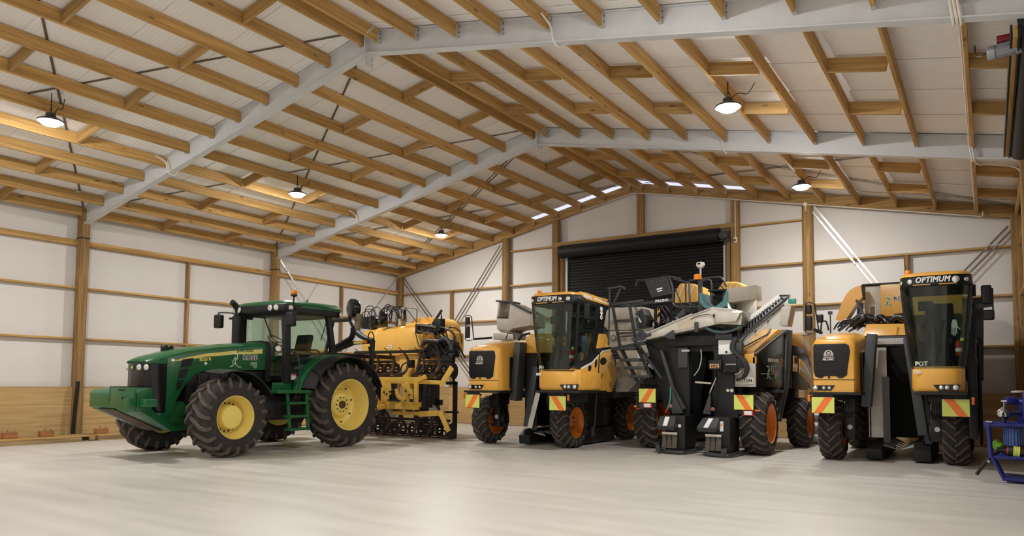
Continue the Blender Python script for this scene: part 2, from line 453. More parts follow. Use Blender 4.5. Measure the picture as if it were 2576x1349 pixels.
# diagonal tie plates on the ridge boards beside each frame
for n in (0, 1):
    y = n * BAY
    x = XR + 0.297
    for i in range(n + 1):
        obj('tie_plate', MB().bar((x+0.003, y-0.36+i*0.1, roof(x)-0.19), (x+0.003, y-0.2+i*0.1, roof(x)-0.02), 0.004, 0.04, up=(0,1,0.3)), M['cleat'], ceiling, smooth=False)

# --- timber rafter along the gable
for side in (-1, 1):
    x0, x1 = (0.0, XR) if side < 0 else (XR, W)
    obj('gable_rafter', MB().prism([(x0, roof(x0)-0.005), (x1, roof(x1)-0.005), (x1, roof(x1)-0.285), (x0, roof(x0)-0.285)], 'y', G-0.19, G-0.10), M['wood_x'], ceiling, bev=0.004, seg=1)
    for k in range(11):
        x = purlin_x(side, k)
        obj('joist_hanger', MB().box(x, x+0.003, G-0.235, G-0.19, roof(x)-0.22, roof(x)-0.06), M['strap'], ceiling, smooth=False)

# --- roof bracing straps above the purlins
def brace(p, q, parent, name='brace_strap', w=0.04, m='strap', n=1, gap=0.0, side=(0,0,0), t=0.003, up=(0,0,1)):
    s = Vector(side)
    for i in range(n):
        o = s * ((i - (n-1)/2) * gap)
        obj(name, MB().bar(Vector(p)+o, Vector(q)+o, w, t, up=up), M[m], parent, smooth=False)
def roofpt(x, y, d=0.012): return Vector((x, y, roof(x) + d - 0.008))
nrmL = Vector((-SL, 0, 1)); nrmR = Vector((SL, 0, 1))
for b in (0, 1):
    brace(roofpt(0.2, b*BAY-0.1), roofpt(XR-0.1, (b-1)*BAY+0.1), ceiling, up=nrmL)
    brace(roofpt(0.2, (b-1)*BAY+0.1), roofpt(XR-0.1, b*BAY-0.1), ceiling, up=nrmL)
brace(roofpt(0.2, G-0.25), roofpt(XR-0.1, BAY+0.15), ceiling, n=2, gap=0.10, side=(0.5,0.85,0), w=0.035, up=nrmL)
brace(roofpt(0.2, BAY+0.15), roofpt(XR-0.1, G-0.25), ceiling, n=2, gap=0.10, side=(0.5,-0.85,0), w=0.03, up=nrmL)
brace(roofpt(W-0.2, G-0.25), roofpt(XR+0.4, BAY+0.15), ceiling, n=2, gap=0.10, side=(0.5,-0.85,0), w=0.03, up=nrmR)
brace(roofpt(W-0.2, BAY+0.15), roofpt(XR+0.4, G-0.25), ceiling, n=2, gap=0.10, side=(0.5,0.85,0), w=0.03, up=nrmR)
def tensioner(p, d, parent):
    p = Vector(p); d = Vector(d).normalized(); s = d.cross(Vector((0,0,1))).normalized()
    if s.length < 0.1: s = Vector((1,0,0))
    mb = MB()
    for t in (-0.05, 0.05): mb.bar(p+d*t-s*0.05, p+d*t+s*0.05, 0.025, 0.025)
    for q in (-0.035, 0.035): mb.tube([p+s*q-d*0.08, p+s*q+d*0.08], 0.007, 6)
    obj('strap_tensioner', mb, M['cleat'], parent)
for (x, y, dx, dy) in ((0.95, -0.57, 1, -0.6), (1.0, 0.66, 1, 0.6), (0.9, 5.3, 1, -0.6), (1.35, 10.6, 1, -0.6), (17.4, 10.6, 1, 0.6)):
    tensioner((x, y, roof(x)-0.03), (dx, dy, SL*(1 if x < XR else -1)), ceiling)

# --- left wall
wall_left = obj('wall_left', MB().box(-0.25, -0.11, YF, G+0.3, 0, roof(0)+0.05), M['foil'], kind='structure', smooth=False)
def post(x, y, top, parent, sx=0.23, sy=0.2, roundp=False):
    if roundp:
        mb = MB().lathe([(0.145, 0), (0.14, top*0.5), (0.135, top)], (x, y, 0), (0,0,1), 20)
        return obj('post', mb, M['wood_z'], parent)
    return obj('post', MB().box(x-sx/2, x+sx/2, y-sy/2, y+sy/2, 0, top), M['wood_z'], parent, bev=0.03, seg=2)
for y in (-BAY, 0.0, BAY):
    post(0.07, y, roof(0.07)-0.02, wall_left)
    obj('pole_strap', MB().box(-0.05, 0.19, y-0.104, y+0.104, 4.74, 4.78), M['black'], wall_left, bev=0.03)
post(0.07, G-0.06, roof(0)-0.02, wall_left)
GT = (2.385, 3.60, 4.72)
def girt(x0, x1, y0, y1, z0, z1, parent, axis):
    return obj('girt', MB().box(x0, x1, y0, y1, z0, z1), M['wood_'+axis], parent, bev=0.004, seg=1)
for b in (-1, 0, 1, 2):
    y0, y1 = (b-1)*BAY+0.1, b*BAY-0.1
    if b == 2: y1 = G-0.17
    for z in GT[:2]:
        girt(-0.11, 0.02, y0, y1, z-0.045, z, wall_left, 'y')
    girt(-0.11, 0.02, y0, y1, 4.66, 4.72, wall_left, 'y'); girt(-0.11, 0.035, y0, y1, 4.595, 4.657, wall_left, 'y')
    yc = (y0+y1)/2
    for z0, z1 in ((0.1, GT[0]-0.047), (GT[0]+0.002, GT[1]-0.047), (GT[1]+0.002, 4.593)):
        obj('stud', MB().box(-0.09, 0.03, yc-0.03, yc+0.03, z0, z1), M['wood_z'], wall_left, bev=0.004, seg=1)
    # plywood lining, two sheets to a bay, on a bottom plate with a capping batten
    for i in range(3):
        a = y0 + (y1-y0)*i/3; c = y0 + (y1-y0)*(i+1)/3
        obj('plywood_sheet', MB().box(0.035, 0.053, a+0.003, c-0.003, 0.02, 1.2), M['ply_y'], wall_left, bev=0.002, seg=1)
    obj('capping_batten', MB().box(-0.02, 0.06, y0, y1, 1.202, 1.225), M['wood_y'], wall_left, bev=0.003, seg=1)
brace((0.06, BAY+0.12, 5.16), (0.06, BAY+4.4, 0.4), wall_left, m='strapw', w=0.05, up=(1,0,0))
brace((0.06, G-0.2, 5.26), (0.06, G-4.5, 0.4), wall_left, m='strapw', w=0.05, up=(1,0,0))
tensioner((0.065, 6.03, 4.83), (0, 1, -1.1), wall_left); tensioner((0.065, 10.62, 4.79), (0, -1, -1.1), wall_left)

# --- back (gable) wall
DX0, DX1, DZ = 7.12, 12.02, 5.62
mb = MB()
def gpoly(a, b, z0):
    pts = [(a, z0), (b, z0), (b, roof(b)+0.04)]
    if a < XR < b: pts.append((XR, HR+0.04))
    return pts + [(a, roof(a)+0.04)]
mb.prism(gpoly(-0.25, DX0-0.1, 0), 'y', G+0.01, G+0.12).prism(gpoly(DX1+0.1, W+0.25, 0), 'y', G+0.01, G+0.12).prism(gpoly(DX0-0.1, DX1+0.1, DZ), 'y', G+0.01, G+0.12)
wall_back = obj('wall_back', mb, M['foil'], kind='structure', smooth=False)
PY = G - 0.14
post(4.79, PY, roof(4.79)-0.27, wall_back, roundp=True)
post(6.70, PY, roof(6.70)-0.27, wall_back, 0.22, 0.2)
obj('king_post', MB().box(9.47, 9.67, G-0.2, G-0.02, 5.82, roof(9.5)-0.27), M['wood_z'], wall_back, bev=0.01)
post(12.37, PY, roof(12.37)-0.27, wall_back, 0.22, 0.2)
post(14.24, PY, roof(14.24)-0.27, wall_back, roundp=True)
post(18.70, PY, roof(18.7)-0.05, wall_back, 0.2, 0.22)
GB = (2.33, 3.49, 4.61)
for a, b, zs in ((0.2, 4.66, GB), (4.93, 6.59, GB+(5.76,)), (12.48, 14.11, GB+(5.75,)), (14.37, 18.6, GB)):
    for z in zs: girt(a, b, G-0.135, G-0.0, z-0.048, z, wall_back, 'x')
for x in (2.47, 16.49):
    for z0, z1 in ((0.1, GB[0]-0.05), (GB[0]+0.002, GB[1]-0.05), (GB[1]+0.002, GB[2]-0.05)):
        obj('stud', MB().box(x-0.05, x+0.05, G-0.13, G-0.01, z0, z1), M['wood_z'], wall_back, bev=0.004, seg=1)
for a, b in ((0.19, 2.42), (2.43, 4.65), (4.93, 6.58), (12.49, 14.1), (14.38, 16.5), (16.51, 18.59)):
    obj('plywood_sheet', MB().box(a, b, G-0.155, G-0.137, 0.01, 1.2), M['ply'], wall_back, bev=0.002, seg=1)
    obj('capping_batten', MB().box(a, b, G-0.16, G-0.03, 1.202, 1.222), M['wood_x'], wall_back, bev=0.003, seg=1)
obj('door_head_beam', MB().box(6.59, 12.47, G-0.25, G-0.17, 5.70, 5.82), M['wood_x'], wall_back, bev=0.004, seg=1)
for p, q in (((0.2,5.2),(3.75,1.3)), ((4.6,5.95),(1.0,1.25)), ((14.36,6.0),(17.6,1.3)), ((18.6,5.0),(15.2,1.25))):
    d = Vector((q[0]-p[0], 0, q[1]-p[1])).normalized(); s = Vector((d.z, 0, -d.x))
    mm = 'strapw' if p[0] > 14 and p[0] < 15 else 'strap'
    brace((p[0], G-0.15, p[1]), (q[0], G-0.15, q[1]), wall_back, n=2, gap=0.115, side=s, w=0.045, m=mm, up=(0,1,0))
    t = Vector((p[0], G-0.16, p[1])) + d*(0.55 if p[0] < 1 or p[0] > 18 else 1.75)
    for i in (-1, 1): tensioner(t + s*0.058*i + d*0.05*i, d, wall_back)
# conduit along the gable rafter with a socket outlet on the post beside the door
def grz(x, d=0.31): return roof(x) - d
mb = MB().tube([(12.40, G-0.27, 5.40), (12.40, G-0.27, grz(12.4)-0.03), (12.47, G-0.27, grz(12.47)), (18.02, G-0.27, grz(18.02)), (18.08, G-0.27, grz(18.1)+0.02), (18.08, G-0.27, roof(18.1)-0.17)], 0.014, 8)
mb.tube([(XR-1.7, G-0.22, grz(XR-1.7)+0.02), (XR, G-0.22, grz(XR)+0.0), (XR+0.9, G-0.22, grz(XR+0.9)+0.02), (12.47, G-0.25, grz(12.47)+0.01)], 0.012, 6)
mb.lathe([(0.05,0),(0.05,0.05)], (14.22, G-0.25, grz(14.22)), (0,-1,0), 12)
mb.tube([(14.22, G-0.27, grz(14.22)-0.02), (14.24, G-0.27, grz(14.22)-0.18)], 0.014, 8)
obj('conduit', mb, M['white'], wall_back)
so = obj('socket_outlet', MB().box(12.355, 12.445, G-0.275, G-0.24, 5.26, 5.41), M['white'], wall_back, bev=0.008)
obj('plug', MB().box(12.38, 12.42, G-0.32, G-0.276, 5.30, 5.35), M['black'], so, bev=0.008)

# --- black roller door in the gable
mb = MB(); prof = []
z = 0.02; pitch = 0.092; yd = G-0.06
while z < 5.56:
    prof += [(yd, z), (yd-0.022, z+0.018), (yd-0.026, z+0.05), (yd-0.004, z+0.074)]
    z += pitch
o0 = len(prof)
vs = [(DX0-0.02, p[0], p[1]) for p in prof] + [(DX1, p[0], p[1]) for p in prof]
mb.add(vs, [(i, i+1, o0+i+1, o0+i) for i in range(o0-1)])
door = obj('door_1', mb, M['doorblack'], kind='structure', ang=60)
obj('door_drum', MB().lathe([(0.05,-0.02),(0.20,-0.015),(0.205,0.0),(0.205,4.98),(0.2,5.0),(0.05,5.01)], (6.98, G-0.30, 5.50), (1,0,0), 28), M['doorblack'], door)
for x in (DX0-0.05, DX1+0.03):
    obj('door_guide', MB().box(x-0.03, x+0.03, G-0.13, G-0.02, 0.0, 5.25), M['lgrey'], door, bev=0.006)
for x in (6.87, DX1+0.16):
    obj('door_jamb', MB().box(x-0.05, x+0.05, G-0.14, G-0.005, 0.0, 5.70), M['wood_z'], door, bev=0.004)
mo = obj('door_motor', MB().lathe([(0.05,-0.18),(0.11,-0.17),(0.12,-0.05),(0.12,0.12),(0.07,0.17)], (12.12, G-0.38, 5.46), (0,1,0), 14).box(12.02, 12.24, G-0.35, G-0.24, 5.32, 5.60).box(11.92,12.1,G-0.40,G-0.36,5.33,5.36), M['grey'], door, bev=0.004)
obj('hand_chain', MB().tube([(12.16, G-0.3, 5.34), (12.17, G-0.3, 2.2), (12.21, G-0.3, 2.05), (12.25, G-0.3, 2.2), (12.25, G-0.3, 5.36)], 0.012, 6), M['strap'], door)
obj('motor_cable', MB().tube([(12.2, G-0.34, 5.44), (12.29, G-0.36, 5.34), (12.37, G-0.33, 5.33)], 0.008, 6, smooth=4), M['hose'], door)

# --- right wall and wall behind the camera
wall_right = obj('wall_right', MB().box(W+0.11, W+0.25, 4.9, G+0.3, 0, roof(W)+0.05).box(W+0.11, W+0.25, YF, 0.0, 0, roof(W)+0.05).box(W+0.11, W+0.25, 0.0, 4.9, 5.0, roof(W)+0.05), M['foil'], kind='structure', smooth=False)
for y in (BAY,):
    post(W-0.03, y, roof(W)-0.02, wall_right, 0.22, 0.2)
for z in GB: girt(W-0.02, W+0.11, BAY+0.1, G-0.26, z-0.048, z, wall_right, 'y')
obj('stud', MB().box(W-0.02, W+0.10, 8.3, 8.36, 0.1, GB[0]-0.05), M['wood_z'], wall_right, bev=0.004)
for a, b in ((BAY+0.1, 8.3), (8.31, G-0.26)):
    obj('plywood_sheet', MB().box(W-0.05, W-0.03, a, b, 0.01, 1.2), M['ply_y'], wall_right, bev=0.002, seg=1)
wall_front = obj('wall_front', MB().prism(gpoly(-0.25, W+0.25, 0), 'y', YF-0.12, YF), M['foil'], kind='structure', smooth=False)

# --- second roller door, its drum above the opening beside the camera
mb = MB(); prof = []; z = 0.02; xd = W+0.06
while z < 4.9:
    prof += [(xd, z), (xd-0.022, z+0.018), (xd-0.026, z+0.05), (xd-0.004, z+0.074)]; z += 0.092
o0 = len(prof)
mb.add([(p[0], 0.05, p[1]) for p in prof] + [(p[0], 4.85, p[1]) for p in prof], [(i, i+1, o0+i+1, o0+i) for i in range(o0-1)])
door2 = obj('door_2', mb, M['doorblack'], kind='structure', ang=60)
obj('door_drum', MB().lathe([(0.05,-0.02),(0.155,-0.015),(0.16,0.0),(0.16,4.6),(0.155,4.62),(0.05,4.63)], (18.61, 0.12, 5.03), (0,1,0), 28), M['doorblack'], door2)
obj('drum_fascia', MB().box(18.405,18.45,0.1,4.75,4.96,5.08), M['wood_y'], door2, bev=0.004)
obj('fascia_edge', MB().box(18.385,18.404,0.1,4.76,4.96,5.1).box(18.451,18.47,0.1,4.76,4.93,5.05), M['black'], door2)
obj('door_jamb', MB().box(W-0.05, W+0.1, 4.88, 4.98, 0.0, 5.2), M['wood_z'], door2, bev=0.004)
mo = obj('door_motor', MB().lathe([(0.06,-0.02),(0.075,0.0),(0.078,0.05),(0.07,0.06),(0.07,0.24),(0.08,0.25),(0.08,0.29)], (18.20, 0.45, 4.98), (1,0,0.06), 24), M['steelgrey'], door2, label='grey finned motor of the right hand roller door')
mb = MB()
for k in range(14):
    a = 2*pi*k/14
    mb.bar((18.27, 0.45+cos(a)*0.073, 4.985+sin(a)*0.073), (18.43, 0.45+cos(a)*0.073, 4.995+sin(a)*0.073), 0.006, 0.012)
obj('cooling_fin', mb, M['steelgrey'], mo, kind='stuff')
obj('gearbox', MB().box(18.27, 18.56, 0.38, 0.52, 5.06, 5.13).box(18.46, 18.58, 0.36, 0.5, 5.0, 5.28), mat('dark_red_casting', rgb(120,20,28), 0.4), door2, bev=0.01)
obj('drum_bracket', MB().lathe([(0.13,0),(0.13,0.03)], (18.57, 0.05, 5.14), (0,1,0), 20).box(18.5,18.75,0.08,0.1,4.85,5.3), M['black'], door2)
obj('motor_cable', MB().tube([(18.07, 0.9, 5.28), (18.08, 0.85, 5.15), (18.14, 0.6, 5.03), (18.22, 0.47, 5.04)], 0.009, 6, smooth=5), M['hose'], door2)
# white cables dropping under the steel rafters
for (x, y, r, n) in ((3.62, 0.0, 0.016, 1), (3.55, BAY, 0.014, 1), (13.05, 0.0, 0.014, 1), (13.75, BAY, 0.014, 1), (17.86, 0.0, 0.014, 3), (17.93, BAY, 0.014, 2)):
    for i in range(n):
        xx = x + i*0.035
        t = roof(xx)
        obj('power_cable', MB().tube([(xx-0.02, y-0.35, t-0.10), (xx, y-0.12, t-0.2), (xx+0.02, y-0.10, t-0.36), (xx+0.03, y-0.03, t-0.425), (xx+0.03, y+0.08, t-0.42), (xx+0.0, y+0.14, t-0.3)], r, 8, smooth=4), M['white'], ceiling)
for b in (1, 2):
    obj('power_cable', MB().tube([(17.93, (b-1)*BAY+0.1, roof(17.93)-0.2), (17.93, b*BAY-0.1-(0.3 if b == 2 else 0), roof(17.93)-0.2)], 0.012, 6), M['white'], ceiling)
obj('power_cable', MB().tube([(17.95, BAY+0.6, roof(17.95)-0.22), (18.05, BAY+0.8, roof(18)-0.3), (18.2, BAY+1.0, roof(18.2)-0.22), (18.6, BAY+1.1, roof(18.6)-0.24), (18.68, BAY+0.9, 5.0), (18.66, BAY+0.3, 4.6)], 0.012, 6, smooth=4), M['white'], ceiling)

# --- high bay lamps
m_disc = mat('lamp_diffuser', LAMP_COL + (1.0,), 0.4, emit=LAMP_GLOW, var=0.0)
spots = ['round high bay lamp hanging over the tractor nose, leftmost of the lamps in view',
         'round high bay lamp hanging over the tractor cab on the left roof slope',
         'round high bay lamp nearest the left corner of the gable wall',
         'large round high bay lamp hanging nearest the camera on the right roof slope',
         'round high bay lamp close to the gable wall on the right roof slope', None, None, None]
for i, (x, y, z) in enumerate(LAMPS):
    lab = spots[i] or 'round high bay lamp outside the picture, ' + ('over the right front bay', 'in the rear left bay by the front wall', 'in the rear right bay by the front wall')[i-5]
    t = thing('high_bay_lamp', lab, 'lamp', (x, y, z), 'high bay lamps under the roof')
    dz = roof(x) - z
    obj('housing', MB().lathe([(0.16,-0.024),(0.205,-0.026),(0.205,0.0),(0.14,0.035),(0.085,0.05),(0.08,0.12),(0.03,0.13)], (x, y, z), (0,0,1), 28), M['grey'], t)
    obj('diffuser', MB().lathe([(0.0,-0.098),(0.07,-0.094),(0.125,-0.076),(0.15,-0.05),(0.158,-0.02)], (x, y, z), (0,0,1), 28, cap=False), m_disc, t)
    obj('hanger', MB().tube([(x, y, z+0.13), (x+0.03, y, z+0.18), (x, y, z+0.23), (x-0.02, y, z+0.18)], 0.007, 6, smooth=4).bar((x, y, z+0.2), (x, y, z+dz-0.0), 0.012, 0.012), M['black'], t)
    obj('lamp_cable', MB().tube([(x, y+0.04, z+0.1), (x+0.14, y+0.05, z+0.2), (x+0.3, y+0.05, z+0.16), (x+0.42, y+0.02, z+0.3)], 0.007, 6, smooth=4), M['black'], t)
# ------------------------------------------------------------------ wheels
_lugcache = {}
def tyre(c, r, w, rimr, parent, lugs=20, lug_h=0.045, out=1, steer=0.0, name='tyre', m='rubber', lug_w=0.05, skew=1.0):
    """tyre turning about x; out = side (+1 / -1) its outer face shows; lugs are moulded on"""
    mb = MB(); h = w/2; rb = r - lug_h
    prof = [(rimr, -h*0.80), (rimr+0.02, -h*0.92), (rimr+(rb-rimr)*0.45, -h*1.0), (rimr+(rb-rimr)*0.8, -h*0.95), (rb-0.02, -h*0.80), (rb, -h*0.5), (rb+0.006, 0),
            (rb, h*0.5), (rb-0.02, h*0.80), (rimr+(rb-rimr)*0.8, h*0.95), (rimr+(rb-rimr)*0.45, h*1.0), (rimr+0.02, h*0.92), (rimr, h*0.80)]
    mb.lathe(prof, (0,0,0), (1,0,0), 48, cap=False)
    def P(x, rad, a): return (x, rad*cos(a), rad*sin(a))
    for s in (-1, 1):
        for i in range(lugs):
            a0 = 2*pi*(i + (0.5 if s > 0 else 0))/lugs
            path = [(-0.06*h*s, rb, a0), (0.30*h*s, rb, a0 + 0.35*skew*2*pi/lugs), (0.68*h*s, rb-0.012, a0 + 0.85*skew*2*pi/lugs), (0.93*h*s, rb-0.05, a0 + 1.05*skew*2*pi/lugs), (1.0*h*s, rb-0.12, a0+1.10*skew*2*pi/lugs)]
            tops = [lug_h, lug_h, lug_h*0.95, lug_h*0.7, 0.004]
            secs = []
            for (x, rr, a), t in zip(path, tops):
                da = lug_w/2/r; xo = (0.012 if abs(x) > 0.9*h else 0)*s
                secs.append([P(x, rr-0.02, a-da*1.25), P(x, rr-0.02, a+da*1.25), P(x+xo, rr+t, a+da*0.8), P(x+xo, rr+t, a-da*0.8)])
            mb.loft(secs)
    nf = sum(1 for f in mb.f if len(f) == 4 and max(f) < 13*48)
    if steer:
        cs, sn = cos(steer), sin(steer)
        mb.v = [(p[0]*cs-p[1]*sn, p[0]*sn+p[1]*cs, p[2]) for p in mb.v]
    mb.v = [(p[0]+c[0], p[1]+c[1], p[2]+c[2]) for p in mb.v]
    o = obj(name, mb, M[m], parent, ang=30)
    o.data.materials.append(M['dust'])
    for i, p in enumerate(o.data.polygons):
        if i >= nf: p.material_index = 1
    return o

def rim(c, prof, m, parent, out=1, bolts=0, br=0.1, bh=0.0, bm='grey', name='rim', n=36, holes=()):
    o = obj(name, MB().lathe(prof, c, (out,0,0), n), M[m], parent, ang=32)
    if bolts:
        mb = MB()
        for k in range(bolts):
            a = 2*pi*k/bolts
            mb.lathe([(0.016,0),(0.016,0.02),(0.009,0.035)], (c[0]+out*bh, c[1]+br*cos(a), c[2]+br*sin(a)), (out,0,0), 6)
        obj('wheel_nuts', mb, M[bm], parent, kind='stuff')
    return o

# ------------------------------------------------------------------ green tractor
CX = 5.25
tr = thing('tractor', 'green farm tractor with pale yellow wheel rims parked at the left', 'tractor', (CX, 0.8, 0))
# front wheels
for s in (1, -1):
    cx = CX + s*1.13
    c = (cx, -0.42, 0.725)
    t = tyre(c, 0.735, 0.60, 0.385, tr, lugs=19, out=s, skew=s*0.9, m='rubber', lug_h=0.052, lug_w=0.072)
    e = (cx + s*0.0, c[1], c[2])
    rim(e, [(0.10,-0.2),(0.36,-0.26),(0.385,-0.24),(0.36,-0.2),(0.33,-0.12),(0.335,0.10),(0.36,0.16),(0.39,0.245),(0.40,0.25),(0.40,0.262),(0.385,0.262),(0.355,0.18),(0.32,0.12),(0.305,0.05),(0.295,-0.01),(0.27,-0.02),(0.235,-0.02),(0.225,0.0),(0.22,0.13),(0.205,0.155),(0.0,0.16)], 'jdyellow', t, s, bolts=18, br=0.258, bh=-0.02)
# rear wheels
for s in (1, -1):
    cx = CX + s*1.13
    c = (cx, 2.40, 0.895)
    t = tyre(c, 0.905, 0.62, 0.535, tr, lugs=20, out=s, skew=s*0.9, m='rubber', lug_h=0.058, lug_w=0.078)
    rim(c, [(0.10,-0.2),(0.5,-0.27),(0.53,-0.25),(0.49,-0.1),(0.49,0.08),(0.515,0.17),(0.535,0.255),(0.55,0.262),(0.55,0.275),(0.53,0.275),(0.50,0.20),(0.475,0.13),(0.46,0.02),(0.44,-0.08),(0.36,-0.13),(0.29,-0.11),(0.24,-0.02),(0.20,0.0),(0.16,0.01),(0.12,0.01)], 'jdyellow', t, s, bolts=10, br=0.155, bh=0.0)
    obj('hub', MB().lathe([(0.08,0.0),(0.08,0.05),(0.06,0.06),(0.0,0.06)], c, (s,0,0), 18), M['rust'], t)
    mb = MB()
    for k in range(8):
        a = 2*pi*(k+0.3)/8
        mb.lathe([(0.02,0),(0.02,0.02)], (c[0]+s*-0.10, c[1]+0.39*cos(a), c[2]+0.39*sin(a)), (s,0,0), 8)
    obj('rim_bolts', mb, M['grey'], t, kind='stuff')
    obj('valve_hole', MB().lathe([(0.045,0),(0.045,0.006)], (c[0]+s*-0.098, c[1]-0.33, c[2]-0.24), (s,0,0), 14), M['black'], t)
# chassis, axles, engine
obj('chassis', MB().prism([(-1.25,0.55),(-0.2,0.50),(0.5,0.62),(2.9,0.60),(3.0,1.1),(1.2,1.15),(0.9,1.0),(-1.0,1.0)], 'x', CX-0.28, CX+0.28), M['jdgreen'], tr, bev=0.02)
obj('engine', MB().box(CX-0.34, CX+0.34, -0.75, 0.95, 0.95, 1.62).box(CX-0.38, CX+0.36, -0.3, 0.1, 1.0, 1.45).box(CX+0.3,CX+0.4,0.3,0.7,1.05,1.5), M['black'], tr, bev=0.02)
mb = MB()
for i in range(5): mb.tube([(CX+0.38, -0.6+i*0.22, 1.0), (CX+0.42, -0.55+i*0.22, 1.25), (CX+0.36, -0.5+i*0.25, 1.5)], 0.018, 6, smooth=4)
obj('engine_hose', mb, M['hose'], tr, kind='stuff')
for y, z, rr, nm in ((-0.42, 0.725, 0.12, 'front_axle'), (2.40, 0.895, 0.17, 'rear_axle')):
    obj(nm, MB().lathe([(rr*1.7,-0.88),(rr*1.7,-0.72),(rr,-0.66),(rr*1.2,0),(rr,0.66),(rr*1.7,0.72),(rr*1.7,0.88)], (CX, y, z), (1,0,0), 16), M['jdgreen'], tr)
obj('tie_rod', MB().tube([(CX+0.85,-0.75,0.72),(CX+0.1,-0.72,0.72)], 0.03, 8).tube([(CX-0.85,-0.75,0.72),(CX-0.1,-0.72,0.72)], 0.03, 8), M['black'], tr)
# hood
def hsec(y, zb, zt, hw, cr=0.09):
    return [(CX-hw*0.96,y,zb),(CX+hw*0.96,y,zb),(CX+hw,y,zb+(zt-zb)*0.5),(CX+hw,y,zt-cr),(CX+hw*0.93,y,zt-cr*0.35),(CX+hw*0.72,y,zt-cr*0.05),(CX+hw*0.3,y,zt+0.02),(CX-hw*0.3,y,zt+0.02),(CX-hw*0.72,y,zt-cr*0.05),(CX-hw*0.93,y,zt-cr*0.35),(CX-hw,y,zt-cr),(CX-hw,y,zb+(zt-zb)*0.5)]
secs = [hsec(*a) for a in ((0.95,1.62,2.175,0.43),(0.45,1.60,2.13,0.43),(0.0,1.59,2.085,0.43),(-0.45,1.57,2.02,0.43),(-0.62,1.50,1.995,0.43),(-0.78,1.36,1.965,0.43),(-0.90,1.18,1.935,0.43),(-1.0,0.98,1.91,0.43),(-1.06,0.80,1.90,0.43),(-1.18,0.70,1.865,0.42))]
hood = obj('hood', MB().loft(secs), M['jdgreen'], tr, ang=40)
obj('hood_nose', MB().loft([hsec(-1.18,1.68,1.865,0.42,0.08), hsec(-1.32,1.685,1.83,0.40,0.08), hsec(-1.44,1.69,1.79,0.37,0.07), hsec(-1.52,1.695,1.745,0.32,0.04)]), M['jdgreen'], tr, ang=50)
def gsec(z, ins):
    hw = 0.405
    return [(CX+x*hw*(1-ins*0.2), y+ins*0.4, z) for x, y in ((-1,-1.17),(-1,-1.30),(-0.93,-1.42),(-0.78,-1.49),(-0.4,-1.515),(0.4,-1.515),(0.78,-1.49),(0.93,-1.42),(1,-1.30),(1,-1.17))]
gr = obj('grille', MB().loft([gsec(0.80,0.28), gsec(0.84,0.16), gsec(1.0,0.06), gsec(1.3,0.0), gsec(1.55,0.0), gsec(1.69,0.0)]), M['blackgloss'], tr, ang=50)
for k, x in enumerate((-0.29, 0.10, 0.30)):
    yy = -1.517 if abs(x) < 0.3 else -1.50
    obj('headlight', MB().lathe([(0.055,0),(0.055,0.012),(0.035,0.022),(0,0.024)], (CX+x, yy, 1.62), (0.25*(1 if x>0 else -0.6),-1,0), 18), M['lens'], gr)
em = obj('bonnet_emblem', MB().box(CX-0.16, CX-0.07, -1.527, -1.512, 1.57, 1.67), M['jdgreen'], gr, bev=0.012)
obj('emblem_deer', MB().prism([(CX-0.150,1.60),(CX-0.125,1.61),(CX-0.115,1.585),(CX-0.108,1.612),(CX-0.09,1.62),(CX-0.085,1.645),(CX-0.098,1.632),(CX-0.12,1.635),(CX-0.145,1.622)], 'y', -1.532, -1.527), M['stripe'], gr)
obj('lower_bumper', MB().loft([[(CX+x*0.43, y, z) for x, y in ((-1,-1.15),(-1,-1.3),(-0.7,-1.46),(0.7,-1.46),(1,-1.3),(1,-1.15))] for z in (0.68,0.81)]), M['jdgreen'], tr, bev=0.015)
xs_ = CX + 0.431
for q in ([(-0.93,1.775),(-0.70,1.81),(-0.76,1.66),(-0.96,1.625)], [(-0.98,1.585),(-0.79,1.615),(-0.86,1.45),(-1.0,1.425)], [(-1.01,1.39),(-0.895,1.41),(-0.965,1.23),(-1.03,1.225)]):
    obj('side_vent', MB().prism([(y+0.03, z) for y, z in q], 'x', xs_-0.012, xs_+0.006), M['black'], tr)
obj('hood_stripe', MB().prism([(-1.12,1.735),(-0.80,1.82),(-0.43,1.90),(0.25,1.985),(0.86,2.035),(0.86,1.95),(0.25,1.91),(-0.43,1.84),(-0.8,1.765)], 'x', xs_-0.012, xs_+0.004), M['stripe'], tr)
text('JOHN DEERE', 0.072, (xs_+0.004, 0.26, 1.955), (0,1,0.06), (0,-0.06,1), M['jdgreen'], tr, off=0.0015, sx=0.92)
text('8225 R', 0.085, (xs_+0.003, -0.55, 1.755), (0,1,0.09), (0,-0.09,1), M['stripe'], tr, off=0.003)
obj('oval_badge', MB().lathe([(0.03,0),(0.03,0.004)], (xs_+0.002, -0.42, 1.715), (1,0,0), 16), M['lettwhite'], tr)
